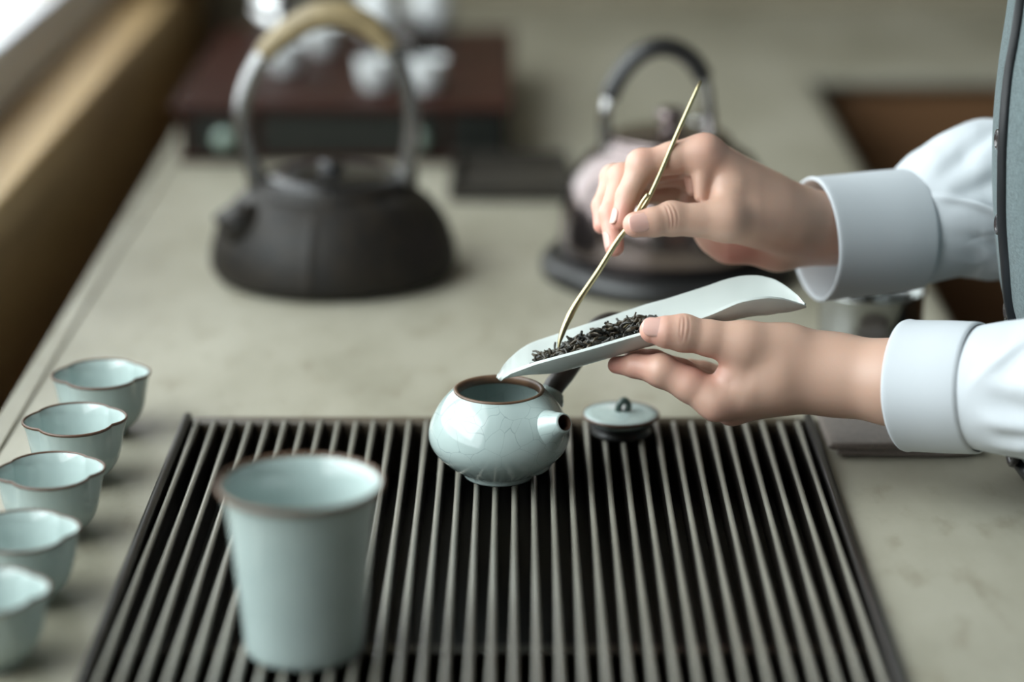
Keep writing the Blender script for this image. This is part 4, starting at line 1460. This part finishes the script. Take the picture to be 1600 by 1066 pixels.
def cuff(path, r0, r1, name):
    """stiff folded cuff: outer wall, rounded lip, inner wall"""
    pts = [Vector(p) for p in path]
    ax = (pts[-1] - pts[0]).normalized()
    L = (pts[-1] - pts[0]).length
    u = Vector((0, 0, 1))
    u = (u - ax * u.dot(ax)).normalized()
    w = ax.cross(u)
    prof = [(L, r1 - 0.0008), (L - 0.0010, r1 + 0.0004), (L - 0.003, r1 + 0.0006), (L * 0.6, r0 * 0.5 + r1 * 0.5 + 0.0011), (0.004, r0 + 0.0012), (0.0018, r0 + 0.0016), (0.0004, r0 + 0.0012), (0.0, r0 + 0.0002), (0.0006, r0 - 0.0010), (0.003, r0 - 0.0015), (0.03, r0 - 0.0022), (L * 0.9, r1 - 0.003)]
    n = 96
    vs, fs = [], []
    for a, r in prof:
        for j in range(n):
            g = 2 * math.pi * j / n
            ww = 1 + 0.012 * math.sin(2 * g + 0.7) + 0.006 * math.sin(5 * g)
            vs.append(pts[0] + ax * a + (u * math.cos(g) + w * math.sin(g)) * r * ww)
    for i in range(len(prof) - 1):
        for j in range(n):
            j2 = (j + 1) % n
            fs.append((i * n + j, i * n + j2, (i + 1) * n + j2, (i + 1) * n + j))
    return mesh_obj(name, vs, fs, M['shirt'], shirt)


# ridges: (start, angle, end, angle, width, height); angle 0 = top, pi/2 = one side
PI = math.pi
near_rid = [(0.004, 1.5, 0.055, 0.6, 0.005, 0.0035), (0.012, 1.75, 0.075, 1.9, 0.006, 0.0045), (0.02, 2.3, 0.10, 2.0, 0.006, 0.004), (0.03, 1.2, 0.12, 1.5, 0.007, 0.004),
            (0.004, 4.8, 0.055, 5.6, 0.005, 0.0035), (0.012, 4.5, 0.075, 4.4, 0.006, 0.0045), (0.02, 4.0, 0.10, 4.3, 0.006, 0.004)]
far_rid = [(0.018, 1.72, 0.09, 1.72, 0.0009, -0.0012), (0.02, 1.05, 0.075, 0.95, 0.006, -0.0030), (0.02, 0.7, 0.08, 0.2, 0.007, -0.0030), (0.0, 0.35, 0.072, 1.95, 0.0034, 0.0068), (0.0, 5.93, 0.072, 4.33, 0.0034, 0.0068), (0.012, 1.4, 0.06, 2.1, 0.005, -0.003), (0.012, 4.9, 0.06, 4.2, 0.005, -0.003), (0.004, 1.75, 0.03, 2.2, 0.004, 0.003), (0.004, 4.5, 0.03, 4.1, 0.004, 0.003)]
v1, f1 = sleeve([near_path[1] * 0.3 + near_path[2] * 0.7] + near_path[2:], [0.0335] + [near_r[2] - 0.0016] + near_r[3:], 3.0, near_rid)
v2, f2 = sleeve([far_path[1] * 0.4 + far_path[2] * 0.6] + far_path[2:], [0.0325] + [far_r[2] - 0.0016] + far_r[3:], 9.0, far_rid)
sm = MB()
sm.add(v1, f1)
sm.add(v2, f2)
# shirt body and collar under the vest
rings = [(0.05, 0.086, 0.135), (0.20, 0.092, 0.148), (0.34, 0.090, 0.160), (0.42, 0.080, 0.150), (0.455, 0.062, 0.090), (0.468, 0.056, 0.062), (0.500, 0.055, 0.058), (0.498, 0.059, 0.063), (0.462, 0.066, 0.075)]
sv, sf = [], []
for z, a, b in rings:
    for j in range(48):
        g = 2 * PI * j / 48
        sv.append((0.424 - max(0, z - 0.44) * 0.3 + a * math.cos(g), 1.36 + b * math.sin(g), z))
for i in range(len(rings) - 1):
    for j in range(48):
        j2 = (j + 1) % 48
        sf.append((i * 48 + j, i * 48 + j2, (i + 1) * 48 + j2, (i + 1) * 48 + j))
sm.add(sv, sf)
shirt = sm.build('shirt', M['shirt'], person)
cuff(near_path[:3], near_r[0], near_r[2], 'cuff')
cuff(far_path[:3], far_r[0], far_r[2], 'cuff')

# ---- vest
vz = [0.005, 0.009, 0.016, 0.030, 0.060, 0.094, 0.114, 0.157, 0.203, 0.240, 0.275, 0.33, 0.39, 0.43, 0.455]
vpx = [1592, 1584, 1574, 1562, 1566, 1570, 1561, 1551, 1551, 1560, 1574, 1592, 1640, 1690, 1740]
va = [0.112, 0.112, 0.112, 0.111, 0.108, 0.106, 0.106, 0.108, 0.110, 0.110, 0.108, 0.102, 0.092, 0.080, 0.066]
vb = [0.158, 0.156, 0.154, 0.152, 0.148, 0.148, 0.150, 0.154, 0.158, 0.160, 0.162, 0.164, 0.162, 0.140, 0.092]
VYC = 1.36
vxc = []
for z, tp_, a, b in zip(vz, vpx, va, vb):
    lo_, hi_ = 0.30, 0.60
    for _ in range(30):
        mid_ = (lo_ + hi_) / 2
        mn = min(proj((mid_ + a * math.cos(g), VYC + b * math.sin(g), z))[0] for g in np.linspace(PI * 0.5, PI * 1.5, 61))
        if mn < tp_:
            lo_ = mid_
        else:
            hi_ = mid_
    vxc.append(mid_)
vsp = spline(list(zip(vz, vxc, va, vb)), 5)


def vest_pt(z, g, lift=0.0):
    zz = [q[0] for q in vsp]
    xc = np.interp(z, zz, [q[1] for q in vsp])
    a = np.interp(z, zz, [q[2] for q in vsp]) + lift
    b = np.interp(z, zz, [q[3] for q in vsp]) + lift
    return Vector((xc + a * math.cos(g), VYC + b * math.sin(g), z))


NV = 120
vv, vf = [], []
for q in vsp:
    for j in range(NV):
        vv.append(vest_pt(q[0], 2 * PI * j / NV))
kk = len(vsp)
for q in reversed(vsp):
    for j in range(NV):
        vv.append(vest_pt(q[0], 2 * PI * j / NV, -0.003))
for i in range(2 * kk - 1):
    for j in range(NV):
        j2 = (j + 1) % NV
        vf.append((i * NV + j, i * NV + j2, (i + 1) * NV + j2, (i + 1) * NV + j))
vest = mesh_obj('vest', vv, vf, M['vest'], person, label='grey teal woollen vest with black piping')
# black piping along the front opening; its place measured in the photograph
pts = []
pip_y = [0, 40, 75, 172, 300, 397, 495, 600, 700, 740]
pip_x = [1604, 1592, 1583, 1575, 1568, 1573, 1584, 1587, 1584, 1597]
for z in np.linspace(0.008, 0.30, 40):
    best, bd_ = None, 1e9
    for g in np.linspace(PI * 0.9, PI * 1.45, 220):
        p_ = vest_pt(z, g)
        x_, y_ = proj(p_)
        tx = np.interp(y_, pip_y, pip_x)
        if abs(x_ - tx) < bd_:
            bd_, best = abs(x_ - tx), g
    pts.append((z, best))
gs = np.array([g for _, g in pts])
gs = np.convolve(np.pad(gs, 4, mode='edge'), np.ones(9) / 9, 'valid')
line = [vest_pt(z, g, 0.0004) for (z, _), g in zip(pts, gs)]
line += [vest_pt(0.30 + 0.0105 * i, gs[-1] + 0.062 * i, 0.0004) for i in range(1, 15)]
MB().tube(line, 0.0042, 12, flat=(0.7, 1.0)).build('piping', M['piping'], vest, label='black piping along the front edge')
hemv = [vest_pt(0.008, 2 * PI * j / 96, 0.0005) for j in range(97)]
MB().tube(hemv, 0.0060, 10, caps=False).build('hem', M['piping'], vest, label='black hem band')
for zb in (0.205, 0.155, 0.103):
    gb = float(np.interp(zb, [z for z, _ in pts], gs)) - 0.06
    c = vest_pt(zb, gb, 0.0012)
    nrm = (vest_pt(zb, gb, 0.01) - vest_pt(zb, gb)).normalized()
    u = Vector((0, 0, 1))
    w = nrm.cross(u).normalized()
    u = w.cross(nrm)
    vs, fs = [], []
    prof = [(0.0056, -0.001), (0.0062, 0.0004), (0.0058, 0.0018), (0.0045, 0.0022), (0.0038, 0.0014), (0.0004, 0.0014)]
    for r, hh in prof:
        for j in range(24):
            g = 2 * PI * j / 24
            vs.append(c + (u * math.cos(g) + w * math.sin(g)) * r + nrm * hh)
    for i in range(len(prof) - 1):
        for j in range(24):
            fs.append((i * 24 + j, i * 24 + (j + 1) % 24, (i + 1) * 24 + (j + 1) % 24, (i + 1) * 24 + j))
    mesh_obj('button', vs, fs, M['button'], vest)
# large dark button near the hem
bc = None
for g in np.linspace(PI, PI * 1.45, 300):
    p_ = vest_pt(0.017, g)
    if bc is None or abs(proj(p_)[0] - 1589) < bc[0]:
        bc = (abs(proj(p_)[0] - 1589), g)
gb = bc[1]
c = vest_pt(0.017, gb, 0.0015)
nrm = (vest_pt(0.017, gb, 0.01) - vest_pt(0.017, gb)).normalized()
u = Vector((0, 0, 1))
w = nrm.cross(u).normalized()
vs, fs = [], []
prof = [(0.0085, -0.001), (0.0095, 0.001), (0.0088, 0.003), (0.0070, 0.0034), (0.0060, 0.0020), (0.0004, 0.0018)]
for r, hh in prof:
    for j in range(28):
        g = 2 * PI * j / 28
        vs.append(c + (u * math.cos(g) + w * math.sin(g)) * r + nrm * hh)
for i in range(len(prof) - 1):
    for j in range(28):
        fs.append((i * 28 + j, i * 28 + (j + 1) % 28, (i + 1) * 28 + (j + 1) % 28, (i + 1) * 28 + j))
mesh_obj('button', vs, fs, M['button'], vest, label='large dark ridged button near the hem')
# skirt to the floor
sk = MB()
skp = [(0.035, 0.088, 0.142), (0.0, 0.093, 0.148), (-0.03, 0.096, 0.150), (-0.2, 0.108, 0.175), (-0.45, 0.105, 0.180), (-0.66, 0.115, 0.190), (-0.66, 0.110, 0.185)]
vs, fs = [], []
for z, a, b in skp:
    for j in range(64):
        g = 2 * PI * j / 64
        f = 1 + 0.03 * math.sin(9 * g) * max(0, -z)
        vs.append((0.452 + a * math.cos(g) * f, 1.36 + b * math.sin(g) * f, z))
for i in range(len(skp) - 1):
    for j in range(64):
        fs.append((i * 64 + j, i * 64 + (j + 1) % 64, (i + 1) * 64 + (j + 1) % 64, (i + 1) * 64 + j))
sk.add(vs, fs).build('skirt', M['skirt'], person)
for y in (1.28, 1.44):
    MB().box(0.37, 0.53, y - 0.035, y + 0.035, FLOOR, FLOOR + 0.06, 0.02).build('shoe', M['piping'], person)
